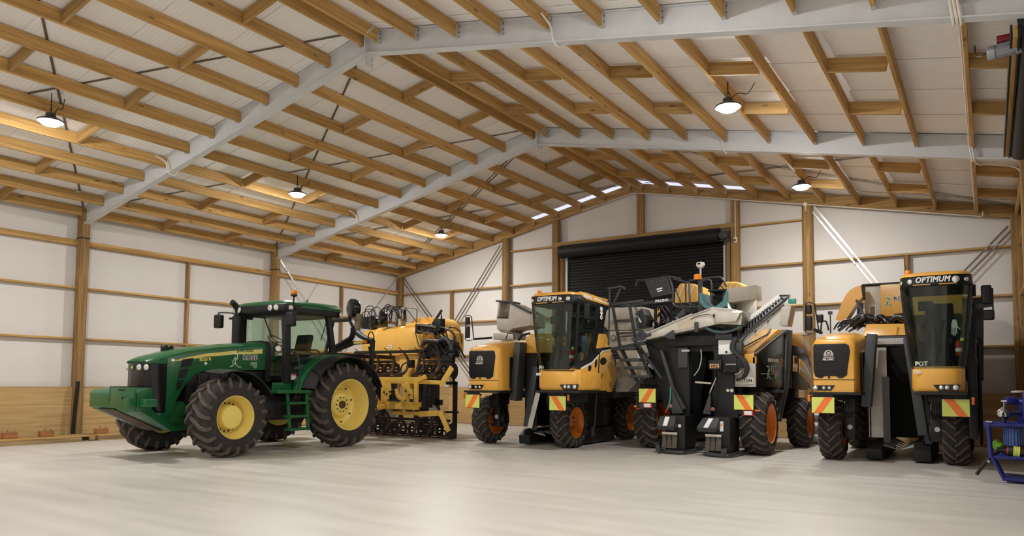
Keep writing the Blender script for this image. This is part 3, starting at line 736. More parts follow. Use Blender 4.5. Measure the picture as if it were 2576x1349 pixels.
def leaf_logo(o, right, up, s, parent, gap=0.004):
    """green leaves with white outlines forming an R"""
    Rv = Vector(right).normalized(); Uv = Vector(up).normalized(); N = Rv.cross(Uv); o = Vector(o)
    a = [(0.02,0.92),(0.30,1.0),(0.58,0.93),(0.68,0.74),(0.60,0.55),(0.46,0.44),(0.50,0.62),(0.44,0.78),(0.28,0.88)]
    b = [(0.0,0.0),(0.20,0.18),(0.25,0.45),(0.42,0.72),(0.50,0.60),(0.47,0.38),(0.36,0.16),(0.2,0.05)]
    c = [(0.46,0.36),(0.58,0.22),(0.78,0.08),(1.0,0.0),(0.74,-0.02),(0.55,0.06),(0.44,0.2)]
    for poly in (a, b, c):
        gx = sum(p[0] for p in poly)/len(poly); gy = sum(p[1] for p in poly)/len(poly)
        for nm, sc, mm, d0, d1 in (('logo_outline', 1.0, 'lettwhite', -0.004, gap), ('logo_leaf', 0.72, 'leaf', gap*0.5, gap+0.002)):
            pts = [o + Rv*((gx+(p[0]-gx)*sc)*s) + Uv*((gy+(p[1]-gy)*sc)*s) for p in poly]
            n = len(pts)
            mb = MB().add([p+N*d0 for p in pts]+[p+N*d1 for p in pts], [tuple(range(n))[::-1], tuple(range(n,2*n))]+[(i,(i+1)%n,n+(i+1)%n,n+i) for i in range(n)])
            obj(nm, mb, M[mm], parent, smooth=False)
def rose_ag(o, right, up, s, parent, dark='lettblack'):
    Rv = Vector(right).normalized(); Uv = Vector(up).normalized(); N = Rv.cross(Uv); o = Vector(o)
    for body, p, sz in (('ROSE', (0.0, 0.30), 0.42), ('ag', (0.62, -0.12), 0.46)):
        q = o + Rv*p[0]*s + Uv*p[1]*s
        text(body, sz*s, q, right, up, M['lettwhite'], parent, ext=0.002, off=0.035*s, sx=1.05, space=1.06)
        text(body, sz*s, q + N*0.004, right, up, M[dark if body == 'ROSE' else 'leaf'], parent, ext=0.002, off=0.006*s, sx=1.05, space=1.06)
leaf_logo((xs_+0.002, 0.10, 1.655), (0,1,0.02), (0,0,1), 0.28, tr)
rose_ag((xs_+0.002, 0.40, 1.72), (0,1,0.02), (0,0,1), 0.31, tr)
obj('hood_rear_seal', MB().loft([hsec(0.95,1.40,2.20,0.44), hsec(1.06,1.36,2.215,0.45)]), M['black'], tr, ang=40)
# intake / fan guard seen over the far edge of the hood
mb = MB().lathe([(0.10,0),(0.115,0.03),(0.115,0.1)], (CX-0.2, -0.82, 1.92), (0,0,1), 14)
for k in range(7): mb.add([(CX-0.2+0.11*cos(a), -0.82+0.11*sin(a), 2.02) for a in (2*pi*k/7, 2*pi*(k+0.6)/7)]+[(CX-0.2+0.115*cos(2*pi*(k+0.3)/7), -0.82+0.115*sin(2*pi*(k+0.3)/7), 2.07)], [(0,1,2)])
obj('spiked_cap', mb, M['black'], tr)
# exhaust
obj('exhaust_stack', MB().lathe([(0.11,0),(0.115,0.05),(0.115,0.62),(0.09,0.65),(0.062,0.66)], (4.66, 1.0, 2.13), (0,0,1), 20).tube([(4.66,1.0,2.77),(4.66,1.0,2.86),(4.66,0.97,2.95),(4.66,0.90,3.03),(4.66,0.84,3.06)], [0.062,0.062,0.064,0.066,0.066], 14, smooth=3), M['black'], tr)
obj('exhaust_bracket', MB().bar((4.7,1.05,2.74),(4.75,1.3,2.74),0.05,0.05).box(4.52,4.62,0.88,1.1,2.7,2.74), M['black'], tr)
# cab
CY0, CY1 = 1.16, 2.42
secs = []
for z, g in ((2.80,0.0),(2.86,-0.03),(2.98,-0.03)):
    secs.append([(4.40-g*0,1.08+g,z),(4.55,1.02+g,z),(5.95,1.02+g,z),(6.10,1.08+g,z),(6.12,1.9,z),(6.06,2.62,z-0.0),(5.9,2.70,z),(4.6,2.70,z),(4.44,2.62,z),(4.38,1.9,z)])
band = obj('roof_band', MB().loft(secs), M['black'], tr, bev=0.03)
def roofsec(z, k, kz):
    return [(CX+(x-CX)*k, 1.86+(y-1.86)*k, z + kz*(y-1.0)) for x, y in ((4.42,1.14),(4.6,1.04),(5.3,1.0),(5.9,1.04),(6.08,1.14),(6.13,1.9),(6.08,2.6),(5.9,2.72),(4.6,2.72),(4.42,2.6),(4.37,1.9))]
obj('roof', MB().loft([roofsec(2.93,1.01,0.0), roofsec(3.0,1.0,0.01), roofsec(3.06,0.9,0.01), roofsec(3.09,0.7,0.0), roofsec(3.10,0.3,0)]), M['jdgreen'], tr, ang=50)
for x, y, ax in ((4.56,1.0,(-.2,-1,0)),(4.72,0.985,(0,-1,0)),(5.74,0.985,(0.1,-1,0)),(5.92,1.0,(0.5,-0.8,0)),(6.09,1.2,(1,-0.5,0)),(6.11,2.58,(1,0.3,0))):
    obj('work_light', MB().lathe([(0.062,0),(0.062,0.018),(0.04,0.03),(0,0.032)], (x, y, 2.90 if y < 2 else 2.86), ax, 18), M['lens'], band)
for nm, p, q, w in (('pillar',(4.50,1.26,1.5),(4.56,1.22,2.84),0.10),('pillar',(5.98,1.24,1.35),(5.96,1.22,2.84),0.15),('pillar',(6.02,2.46,2.0),(5.97,2.34,2.84),0.12),('pillar',(4.48,2.46,2.0),(4.53,2.34,2.84),0.12),('door_frame_lower',(5.99,1.50,1.50),(6.02,2.46,2.05),0.07)):
    obj(nm, MB().bar(p, q, 0.10, w, up=(0,1,0)), M['black'], tr, bev=0.015)
obj('cab_front_frame', MB().bar((4.55,1.2,2.79),(5.95,1.2,2.79),0.06,0.08), M['black'], tr)
obj('windscreen', MB().loft([[(4.55,1.25,z),(5.93,1.25,z),(5.93,1.256,z),(4.55,1.256,z)] for z in (1.55,2.78)]), M['glass'], tr, smooth=False)
obj('door_glass', MB().prism([(1.31,1.5),(1.50,1.5),(2.42,2.06),(2.31,2.80),(1.30,2.80)], 'x', 5.965, 5.972), M['glass'], tr, smooth=False)
obj('far_side_glass', MB().prism([(1.31,1.5),(1.50,1.5),(2.42,2.06),(2.31,2.80),(1.30,2.80)], 'x', 4.53, 4.536), M['glass'], tr, smooth=False)
obj('rear_glass', MB().box(4.56,5.95,2.38,2.386,2.0,2.8), M['glass'], tr, smooth=False)
obj('cab_floor', MB().box(4.55,5.95,1.2,2.42,1.28,1.40).box(4.6,5.9,1.9,2.44,1.4,1.62), M['black'], tr, bev=0.01)
obj('cab_base', MB().prism([(1.2,1.05),(1.6,1.05),(1.7,1.48),(2.40,1.95),(2.40,2.02),(1.48,1.5),(1.2,1.5)], 'x', 4.6, 5.97), M['black'], tr)
obj('warning_label', MB().box(5.972,5.976,1.36,1.50,1.42,1.54), M['lettwhite'], tr)
obj('warning_label', MB().box(5.976,5.978,1.365,1.495,1.51,1.536), M['red'], tr, label='red band of the warning label')
seat = obj('seat', MB().box(5.0,5.5,1.85,2.25,1.78,1.92), M['seat'], tr, bev=0.05)
obj('seat_back', MB().prism([(2.16,1.88),(2.28,1.88),(2.40,2.42),(2.30,2.44)], 'x', 5.02, 5.48), M['seat'], seat, bev=0.04)
obj('seat_base', MB().box(5.08,5.42,1.95,2.2,1.38,1.8), M['black'], seat, bev=0.02)
obj('armrest', MB().box(5.52,5.62,1.8,2.25,1.98,2.04).box(5.72,5.9,1.75,2.3,1.66,1.74), M['beige'], seat, bev=0.02)
obj('grab_rail', MB().tube([(5.9,1.35,2.05),(5.9,1.9,2.06),(5.9,2.15,2.05),(5.9,2.2,1.9)], 0.018, 8, smooth=4), M['black'], tr)
obj('steering_column', MB().tube([(5.25,1.36,1.4),(5.25,1.40,2.0),(5.25,1.52,2.2)], [0.12,0.1,0.05,0.04], 10), M['beige'], tr)
tl = Matrix.Rotation(radians(-32), 3, 'X')
mb = MB().tube([Vector((5.25,1.55,2.26)) + tl @ Vector((0.19*cos(2*pi*k/20), 0.19*sin(2*pi*k/20), 0)) for k in range(20)], 0.014, 8, closed=True)
for a in (0.3, 2.4, 4.5): mb.tube([(5.25,1.55,2.23), tuple(Vector((5.25,1.55,2.26)) + tl @ Vector((0.19*cos(a), 0.19*sin(a), 0)))], 0.01, 6)
obj('steering_wheel', mb, M['black'], tr)
obj('side_console', MB().box(5.6,5.85,1.75,2.3,1.4,1.7), M['beige'], tr, bev=0.04)
obj('wiper', MB().tube([(5.2,1.24,2.77),(5.5,1.23,2.3)], 0.012, 6), M['black'], tr)
obj('rear_wiper', MB().tube([(5.9,2.38,2.75),(5.7,2.39,2.3)], 0.01, 6), M['black'], tr)
dl = obj('step_light', MB().lathe([(0.03,-0.1),(0.07,-0.05),(0.075,0.0),(0.07,0.01)], (5.86,1.12,2.06), (0.75,-0.6,0.1), 18), M['black'], tr)
obj('step_light_lens', MB().lathe([(0.066,0.008),(0.05,0.016),(0,0.02)], (5.86,1.12,2.06), (0.75,-0.6,0.1), 18, cap=False), M['lens'], dl)
# mirrors
for x, y, z, side in ((6.35,1.0,2.66,1),(4.10,0.92,2.70,-1)):
    mi = obj('mirror', MB().box(x-0.115, x+0.115, y-0.05, y+0.07, z-0.17, z+0.13), M['black'], tr, bev=0.045, seg=3)
    obj('mirror_arm', MB().tube([(x, y, z+0.12), (x-0.0*side, y+0.02, z+0.17), (x-side*0.25, y+0.16, z+0.16), (CX+side*0.72, 1.24, z+0.1)], 0.016, 8, smooth=4), M['black'], mi)
# beacon and aerial
bc = obj('beacon', MB().lathe([(0.05,0),(0.065,0.015),(0.07,0.05),(0.05,0.085),(0,0.095)], (6.08,1.30,3.19), (0,0,1), 18), M['amber'], tr)
obj('beacon_stem', MB().tube([(6.08,1.27,2.88),(6.08,1.29,3.02),(6.08,1.30,3.14)], 0.018, 8).lathe([(0.03,0),(0.07,0.02),(0.065,0.05)], (6.08,1.30,3.14), (0,0,1), 16).tube([(6.05,1.2,2.86),(6.1,1.27,2.95),(6.14,1.34,2.88)],0.012,6), M['black'], bc)
obj('aerial', MB().tube([(6.0,1.68,3.02),(6.0,1.73,3.12)], 0.014, 8).tube([(6.0,1.73,3.12),(6.0,2.0,3.52)], 0.004, 5), M['black'], tr)
# fenders
def arc_plate(cy, cz, r0, r1, a0, a1, x0, x1, n=16, drop=0.0):
    secs = []
    for i in range(n+1):
        a = radians(a0 + (a1-a0)*i/n)
        secs.append([(x0, cy+r0*cos(a), cz+r0*sin(a)), (x1, cy+r0*cos(a), cz+r0*sin(a)-drop), (x1, cy+r1*cos(a), cz+r1*sin(a)-drop), (x0, cy+r1*cos(a), cz+r1*sin(a))])
    return MB().loft(secs)
for s in (1, -1):
    x0, x1, x2 = CX+s*0.74, CX+s*1.02, CX+s*1.40
    f = obj('rear_fender', arc_plate(2.40,0.895,1.06,1.09,168,40,x0,x1), M['jdgreen'], tr)
    obj('fender_flare', arc_plate(2.40,0.895,1.03,1.06,160,22,x1-s*0.02,x2,drop=0.02), M['black'], f)
    obj('fender_wall', MB().prism([(2.40+1.06*cos(radians(a)), 0.895+1.06*sin(radians(a))) for a in range(168,30,-8)]+[(2.9,1.1),(1.5,1.1)], 'x', x0-0.01, x0+0.01), M['jdgreen'], f)
    ff = obj('front_fender', arc_plate(-0.42,0.725,0.86,0.885,112,28,CX+s*0.88,CX+s*1.42,n=12,drop=0.03), M['black'], tr)
    obj('fender_stay', MB().tube([(CX+s*0.75,-0.42,0.9),(CX+s*0.8,-0.3,1.3),(CX+s*1.0,-0.25,1.57)], 0.022, 8, smooth=4), M['black'], ff)
# steps, tank
st = obj('step_platform', MB().box(5.95,6.62,0.52,1.34,1.15,1.21).box(5.95,6.0,0.9,1.36,1.2,1.36), M['jdgreen'], tr, bev=0.01)
mb = MB().bar((6.55,0.80,1.17),(6.58,0.86,0.42),0.03,0.07,up=(0,1,0)).bar((6.55,1.28,1.17),(6.58,1.32,0.40),0.03,0.07,up=(0,1,0))
obj('step_rail', mb, M['jdgreen'], st, bev=0.006)
for i, z in enumerate((0.95,0.69,0.43)):
    y0 = 0.80+0.02*i
    obj('step_tread', MB().box(6.42,6.62,y0,y0+0.50,z-0.02,z+0.03), M['jdgreen'], st, bev=0.008)
obj('hand_rail', MB().tube([(6.1,1.26,2.0),(6.42,1.14,1.9),(6.55,1.1,1.6),(6.55,1.05,1.2),(6.56,0.85,0.9)], 0.016, 8, smooth=4), M['black'], tr)
obj('fuel_tank', MB().box(5.62,6.3,0.45,1.42,0.62,1.12), M['black'], tr, bev=0.08, seg=3)
# front weight block
def wsec(y, x0, x1, z0, z1): return [(x0,y,z0),(x1,y,z0),(x1,y,z1),(x0,y,z1)]
wt = obj('front_weight', MB().loft([wsec(-1.92,4.47,6.03,0.91,1.16), wsec(-1.86,4.47,6.03,0.88,1.22), wsec(-1.66,4.5,6.0,0.80,1.26), wsec(-1.60,4.55,5.95,0.78,1.26)]), M['jdgreen'], tr, bev=0.012)
obj('weight_slot', MB().box(5.15,5.24,-1.925,-1.6,1.0,1.275), M['black'], wt)
obj('weight_keel', MB().loft([wsec(-1.86,4.47,6.03,0.87,0.94), wsec(-1.1,4.75,5.75,0.47,0.56), wsec(-0.35,4.95,5.55,0.49,0.56)]), M['jdgreen'], wt, bev=0.008)
obj('weight_plate', MB().prism([(5.26,1.26),(6.0,1.26),(6.02,0.86),(5.75,0.82),(5.26,0.95)], 'y', -1.97, -1.925), M['jdgreen'], wt, bev=0.008)
obj('plate_slot', MB().box(5.52,5.72,-1.972,-1.966,1.20,1.23), M['black'], wt)
mb = MB()
for x, z in ((5.66,1.08),(5.76,1.08),(5.76,1.02),(5.9,0.98)): mb.lathe([(0.02,0),(0.02,0.012)], (x,-1.97,z), (0,-1,0), 8)
obj('plate_bolts', mb, M['black'], wt, kind='stuff')
obj('tow_jaw', MB().box(5.88,6.02,-2.06,-1.95,0.93,1.09).box(6.0,6.26,-1.9,-1.7,0.94,1.07), M['jdgreen'], wt, bev=0.012)
for hx in (5.72, 4.78):
    obj('hitch_arm', MB().tube([(hx+0.02,-1.62,0.95),(hx,-1.4,0.75),(hx-0.03,-1.15,0.62)], 0.05, 8, smooth=4), M['jdgreen'], tr)
obj('worn_strip', MB().loft([[(4.72,-1.885,0.868),(5.25,-1.885,0.868),(5.25,-1.87,0.875),(4.72,-1.87,0.875)],[(4.95,-1.125,0.463),(5.45,-1.125,0.463),(5.45,-1.1,0.468),(4.95,-1.1,0.468)]]), M['rust'], wt)
# rear linkage
for s in (-1, 1):
    obj('lift_arm', MB().bar((CX+s*0.35,2.8,0.75),(CX+s*0.45,3.75,0.72),0.06,0.1), M['jdgreen'], tr, bev=0.01)
obj('top_link', MB().tube([(CX,2.9,1.2),(CX,3.85,1.1)], 0.035, 8), M['black'], tr)
# ------------------------------------------------------------------ yellow cultivator behind the tractor
cu = thing('cultivator', 'yellow folding cultivator with rusty curved tines and cage rollers behind the green tractor', 'cultivator', (5.6, 4.8, 0))
obj('main_beam', MB().box(4.0, 6.62, 4.62, 4.78, 0.72, 0.90), M['cyellow'], cu, bev=0.012)
obj('folded_beam', MB().box(4.0, 6.65, 4.62, 4.78, 1.35, 1.51), M['cyellow'], cu, bev=0.012)
obj('beam_arm', MB().bar((6.6,4.72,0.62),(7.22,4.9,0.66),0.12,0.13).bar((5.6,4.9,0.62),(6.66,4.75,0.63),0.1,0.09), M['cyellow'], cu, bev=0.008)
obj('beam_arm', MB().bar((6.6,4.72,1.40),(7.26,4.8,1.38),0.12,0.10).bar((6.55,4.66,1.38),(6.85,4.66,1.53),0.1,0.1), M['cyellow'], cu, bev=0.01)
for x, w in ((5.52, 0.12), (6.28, 0.12), (6.58, 0.10)):
    obj('hinge_post', MB().box(x-w/2, x+w/2, 4.58, 4.66, 0.88, 1.38), M['cyellow'], cu, bev=0.01)
obj('hinge_plate', MB().prism([(5.62,1.36),(5.82,1.36),(5.86,1.12),(5.74,1.02),(5.66,1.08)], 'y', 4.52, 4.56), M['cyellow'], cu, bev=0.006)
obj('hinge_plate', MB().prism([(5.60,0.98),(5.66,1.16),(5.80,1.12),(5.82,0.9),(5.72,0.86)], 'y', 4.50, 4.52), M['cyellow'], cu, bev=0.006)
obj('hinge_plate', MB().prism([(6.22,1.3),(6.40,1.36),(6.54,1.10),(6.50,1.02),(6.40,1.04)], 'y', 4.50, 4.55), M['cyellow'], cu, bev=0.006)
obj('curved_link', MB().tube([(6.06,4.5,1.22),(6.09,4.5,1.08),(6.18,4.5,0.99),(6.34,4.5,0.93)], 0.05, 8, smooth=5), M['cyellow'], cu)
obj('fold_cylinder', MB().tube([(5.78,4.56,1.14),(5.95,4.56,1.17)], 0.045, 12).tube([(5.95,4.56,1.17),(6.08,4.56,1.20)], 0.02, 8), M['black'], cu)
mb = MB()
for x, z in ((5.74,1.10),(6.05,1.22),(6.36,1.18),(6.48,1.08),(6.34,0.94),(5.65,1.14),(5.8,0.95)): mb.lathe([(0.026,0),(0.026,0.02),(0.015,0.028)], (x,4.5,z), (0,-1,0), 10)
obj('pivot_pins', mb, M['grey'], cu, kind='stuff')
obj('tower', MB().bar((5.05,4.6,0.8),(5.2,4.3,1.32),0.1,0.07).bar((5.45,4.6,0.8),(5.3,4.3,1.32),0.1,0.07).box(5.15,5.35,4.1,4.36,1.0,1.4), M['cyellow'], cu, bev=0.008)
obj('lower_hitch', MB().box(4.7,5.9,3.9,4.0,0.6,0.78).bar((4.9,3.95,0.7),(4.9,4.65,0.8),0.08,0.12).bar((5.6,3.95,0.7),(5.6,4.65,0.8),0.08,0.12), M['cyellow'], cu, bev=0.008)
for i, x in enumerate((4.3, 4.75, 5.2, 5.66, 6.12, 6.62)):
    p = [(x,4.72,0.74),(x+0.02,4.98,0.66),(x+0.03,5.14,0.48),(x+0.03,5.13,0.30),(x+0.02,4.98,0.12),(x,4.78,0.02)]
    t = obj('tine', MB().tube(p, [0.036,0.036,0.034,0.032,0.026,0.010], 8, smooth=5), M['rust'], cu)
    obj('tine_clamp', MB().bar((x,4.70,0.76),(x+0.02,5.0,0.65),0.07,0.075), M['black'], t, bev=0.012)
for i, x in enumerate((4.4, 4.9, 5.42, 5.90, 6.42, 6.90)):
    p = [(x-0.02,4.70,1.53),(x,4.86,1.58),(x+0.02,5.02,1.72),(x+0.03,5.04,1.94),(x+0.02,4.9,2.12),(x,4.72,2.24)]
    t = obj('tine', MB().tube(p, [0.036,0.036,0.034,0.032,0.026,0.010], 8, smooth=5), M['rust'], cu)
    obj('tine_clamp', MB().bar((x-0.04,4.68,1.53),(x,4.92,1.61),0.07,0.075), M['black'], t, bev=0.012)
for zc, y, x0, x1, nm in ((0.20, 5.35, 4.35, 7.02, 'ground_roller'), (1.72, 5.3, 4.2, 5.30, 'folded_roller'), (1.70, 5.3, 6.2, 7.1, 'folded_roller')):
    mb = MB()
    for k in range(8):
        a = 2*pi*k/8; mb.bar((x0,y+0.175*cos(a),zc+0.175*sin(a)),(x1,y+0.175*cos(a),zc+0.175*sin(a)),0.016,0.03, up=(0,cos(a),sin(a)))
    r = obj(nm, mb, M['rust'], cu, smooth=False)
    n = max(4, int((x1-x0)/0.27))
    for k in range(n+1):
        x = x0+(x1-x0)*k/n
        obj('roller_disc', MB().lathe([(0.06,-0.006),(0.165,-0.006),(0.165,0.006),(0.06,0.006)], (x,y,zc), (1,0,0), 14, cap=False), M['grey'], r)
    obj('roller_axle', MB().tube([(x0-0.05,y,zc),(x1+0.05,y,zc)], 0.025, 8), M['black'], r)
mb = MB().bar((6.85,4.95,0.6),(7.05,5.35,0.22),0.03,0.12).bar((4.5,4.95,0.6),(4.4,5.35,0.22),0.03,0.12).box(4.4,7.05,5.28,5.36,0.42,0.48)
obj('roller_frame', mb, M['black'], cu, bev=0.005)
obj('roller_frame', MB().bar((7.0,4.85,1.42),(7.14,5.3,1.7),0.03,0.12).bar((4.3,4.85,1.42),(4.2,5.3,1.7),0.03,0.12).box(4.2,5.3,5.22,5.28,1.9,1.94).box(6.2,7.1,5.22,5.28,1.9,1.94), M['black'], cu, bev=0.005)
obj('end_board', MB().bar((7.22,4.75,0.68),(7.48,4.75,0.24),0.03,0.13, up=(0.8,0,0.5)), M['cyellow'], cu, bev=0.004)
obj('end_board', MB().bar((7.22,4.75,1.30),(7.56,4.75,1.74),0.03,0.14, up=(0.8,0,-0.5)), M['cyellow'], cu, bev=0.004)
for c in ((7.3,5.1,0.22),(7.32,5.15,1.66)):
    obj('edge_disc', MB().lathe([(0.02,-0.01),(0.19,-0.01),(0.2,0),(0.19,0.01),(0.02,0.01)], c, (1,0.2,0), 12), M['black'], cu)

# ------------------------------------------------------------------ sprayer with the yellow tank
sp = thing('sprayer', 'yellow tank vineyard sprayer with black fan housings, parked behind the yellow cultivator', 'sprayer', (4.8, 6.6, 0))
def rsec(x, pts): return [(x, y, z) for y, z in pts]
prof = [(6.02,2.24),(6.0,2.4),(6.0,2.68),(6.08,2.84),(6.3,2.93),(7.0,2.95),(7.4,2.85),(7.5,2.6),(7.5,2.24)]
def tk(x, k, dz=0.0, dy=0.0): return [(x, 6.75+(y-6.75)*k+dy, 2.24+(z-2.24)*k+dz) for y, z in prof]
tank = obj('tank', MB().loft([tk(3.24,0.80,0.02), tk(3.30,0.92), tk(3.45,0.98), tk(3.84,0.985), tk(3.86,0.97), tk(3.94,0.97), tk(3.96,1.0), tk(4.62,1.0), tk(4.64,0.98), tk(4.72,0.98), tk(4.74,1.01), tk(5.2,1.03), tk(5.34,1.0), tk(5.44,0.93), tk(5.50,0.86)]), M['tank'], sp, ang=32)
obj('tank_corner', MB().loft([[(x,6.0+d,z) for x, z in ((5.05+e,2.26),(5.56-e,2.26),(5.5-e,2.6),(5.40-e,2.74),(5.15+e,2.74))] for d, e in ((-0.02,0.05),(0.03,0.0),(0.5,0.0))]), M['tank'], tank, bev=0.03)
obj('filler_dome', MB().box(4.86,5.38,6.1,6.9,2.86,2.985), M['tank'], tank, bev=0.05, seg=3)
obj('second_tank', MB().loft([[(x0,6.7,z0),(x1,6.7,z0),(x1,7.5,z0),(x0,7.5,z0)] for x0,x1,z0 in ((4.3,5.75,2.3),(4.35,5.72,2.86),(4.5,5.62,3.05),(4.72,5.45,3.16),(4.8,5.3,3.18))]), M['tank'], sp, bev=0.07, seg=3)
obj('second_tank', MB().box(5.3,5.93,6.75,7.4,2.2,2.78), M['tank'], sp, bev=0.1, seg=3)
obj('lower_tank', MB().loft([[(x0,6.05,z),(x1,6.05,z),(x1,7.4,z),(x0,7.4,z)] for x0,x1,z in ((3.6,4.9,1.55),(3.45,5.3,1.85),(3.34,5.36,2.0),(3.34,5.36,2.2))]), M['tank'], sp, bev=0.05, seg=3)
obj('lower_tank', MB().box(5.3,5.95,6.0,7.0,1.5,2.1), M['tank'], sp, bev=0.08, seg=3)
obj('side_post', MB().box(5.72,5.84,5.9,6.0,0.0,1.4), M['black'], sp, bev=0.01)
obj('sump', MB().loft([[(x0,6.0,z),(x1,6.0,z),(x1,6.8,z),(x0,6.8,z)] for x0,x1,z in ((4.86,5.1,1.2),(4.8,5.12,1.6),(4.76,5.36,1.9),(4.76,5.4,2.14))]), M['tank'], sp, bev=0.05, seg=3)
mb = MB()
for r_ in range(2):
    for k in range(3): mb.lathe([(0.022,0),(0.022,0.004)], (4.38+0.055*k, 5.995, 2.38-0.06*r_), (0,-1,0), 10)
obj('hazard_labels', mb, M['lettwhite'], tank, kind='stuff')
obj('tank_frame', MB().box(3.2,5.82,5.86,5.94,2.16,2.24).box(3.2,3.3,5.9,7.5,2.1,2.2).box(5.76,5.84,5.86,6.6,2.0,2.3).box(3.3,3.4,5.9,5.98,0.5,2.2), M['black'], sp, bev=0.01)
obj('chassis', MB().box(3.4,5.3,6.2,6.35,0.75,0.9).box(3.4,5.3,7.1,7.25,0.75,0.9).box(3.5,3.62,6.2,7.2,0.8,1.6).box(5.1,5.22,6.2,7.2,0.8,1.6), M['black'], sp, bev=0.01)
for x in (3.5, 4.95):
    t = tyre((x, 7.0, 0.5), 0.5, 0.3, 0.28, sp, lugs=18, out=1)
    rim((x, 7.0, 0.5), [(0.05,0.0),(0.25,-0.02),(0.26,0.1),(0.29,0.13),(0.29,0.14)], 'lgrey', t, 1)
def fan(c, r, ax, label=None):
    f = obj('fan_housing', MB().lathe([(0.02,-0.02),(r*0.2,-0.03),(r*0.86,0.0),(r*0.97,0.02),(r,0.06),(r*0.97,0.14),(r*0.8,0.2),(r*0.3,0.23)], c, ax, 28), M['blackgloss'], sp)
    mb = MB(); A = Vector(ax).normalized(); U = A.cross(Vector((0,0,1))).normalized(); V = U.cross(A)
    for k in range(6):
        a = 2*pi*k/6; mb.lathe([(0.012,0),(0.012,0.02)], Vector(c)-A*0.025+(U*cos(a)+V*sin(a))*r*0.38, -A, 6)
    obj('fan_bolts', mb, M['chrome'], f, kind='stuff')
    return f
fan((5.44,3.50,3.13), 0.235, (0.35,0.94,0.0))
fan((4.06,5.95,3.14), 0.22, (0.6,0.8,0.0))
fan((4.20,6.55,3.30), 0.235, (0.6,0.8,0))
fan((3.6,6.1,3.06), 0.2, (0.3,0.95,0))
obj('fan_motor', MB().box(3.1,3.62,6.2,6.8,2.9,3.24), M['black'], sp, bev=0.05, seg=3)
obj('air_spout', MB().tube([(5.64,3.62,2.99),(5.63,3.6,2.8),(5.64,3.56,2.62),(5.68,3.54,2.52)], [0.10,0.085,0.07,0.06], 16, smooth=4), M['strap'], sp)
obj('air_spout', MB().tube([(5.68,3.54,2.54),(5.85,3.52,2.45),(6.02,3.5,2.39),(6.2,3.5,2.35)], [0.075,0.065,0.055,0.05], 14, smooth=4), M['grey'], sp)
obj('boom_tube', MB().tube([(4.9,3.52,2.18),(5.3,3.5,2.33),(5.5,3.5,2.42),(5.56,3.5,2.54),(5.57,3.5,2.66)], 0.065, 12, smooth=5), M['black'], sp)
obj('boom_arm', MB().bar((4.6,3.55,2.04),(5.62,3.5,2.31),0.07,0.10), M['black'], sp, bev=0.008)
obj('boom_arm', MB().bar((5.60,3.5,2.30),(6.2,3.5,2.31),0.07,0.08), M['black'], sp, bev=0.008)
obj('reflective_sticker', MB().box(5.63,5.91,3.46,3.464,2.275,2.33), M['jdyellow'], sp)
obj('side_marker', MB().box(5.92,6.07,3.44,3.465,2.275,2.34), M['orange'], sp, bev=0.006)
obj('boom_mast', MB().bar((6.2,3.5,2.36),(6.15,3.5,1.3),0.07,0.11), M['black'], sp, bev=0.01)
obj('boom_hose', MB().tube([(6.08,3.46,2.34),(6.12,3.46,2.5),(6.2,3.46,2.54),(6.27,3.46,2.46),(6.28,3.46,2.34)], 0.014, 6, smooth=4), M['hose'], sp)
mb = MB()
for i in range(5):
    mb.tube([(6.1+0.03*i,3.47,2.2),(6.2+0.02*i,3.44,1.9),(6.05+0.04*i,3.46,1.6),(6.12,3.46,1.35)], 0.012, 6, smooth=4)
obj('hose_bundle', mb, M['hose'], sp, kind='stuff')
obj('boom_linkage', MB().box(4.8,5.42,3.5,3.58,2.82,2.9).bar((5.4,3.54,2.86),(5.55,3.52,2.66),0.05,0.06).bar((5.3,3.6,2.9),(5.5,3.6,3.0),0.05,0.08).bar((4.6,3.54,2.1),(4.85,3.54,2.86),0.06,0.06), M['black'], sp, bev=0.006)
obj('boom_carrier', MB().box(4.5,4.62,3.5,6.0,2.0,2.1).box(3.4,3.5,3.5,6.0,1.9,2.0), M['black'], sp, bev=0.008)
random.seed(3)
mb = MB()
for i in range(16):
    x = 3.0+random.random()*1.6; y = 5.95+random.random()*0.4; z = 3.05+random.random()*0.2
    mb.tube([(x,y,z-0.1),(x+0.1*random.random(),y,z+0.22),(x+0.25,y+0.05,z+0.2+0.1*random.random()),(x+0.3+0.2*random.random(),y,z-0.02)], 0.012, 5, smooth=4)
obj('fan_hoses', mb, M['hose'], sp, kind='stuff')
mb = MB().tube([(4.5,6.3,2.95),(4.5,6.3,3.14)], 0.05, 12)
obj('suction_filter', mb, M['lgrey'], tank)
obj('hose_tap', MB().tube([(4.52,6.3,3.2),(4.5,6.3,3.36),(4.58,6.3,3.42),(4.68,6.3,3.4)], 0.028, 8, smooth=4).tube([(4.6,6.3,3.12),(4.6,6.3,3.38)], 0.02, 8), M['lgrey'], tank)
obj('stay_bar', MB().tube([(4.3,6.3,3.48),(4.7,6.3,3.42),(5.3,6.15,2.94),(5.5,6.1,2.8)], 0.012, 6, smooth=3), M['black'], sp)
obj('guard_frame', MB().tube([(4.43,6.6,2.95),(4.43,6.6,3.47),(4.86,6.6,3.42),(4.86,6.6,3.0)], 0.018, 8).tube([(4.86,6.6,3.42),(5.2,6.6,3.15)], 0.014, 8), M['strap'], sp)
obj('lift_arm', MB().bar((5.95,5.85,2.78),(6.38,5.8,3.24),0.04,0.06), M['black'], sp, bev=0.006)
mb = MB()
for i in range(4): mb.tube([(6.38,5.78,3.2),(6.36+0.02*i,5.78,2.9),(6.3+0.02*i,5.78,2.7)], 0.007, 5, smooth=3)
obj('lift_cables', mb, M['hose'], sp, kind='stuff')
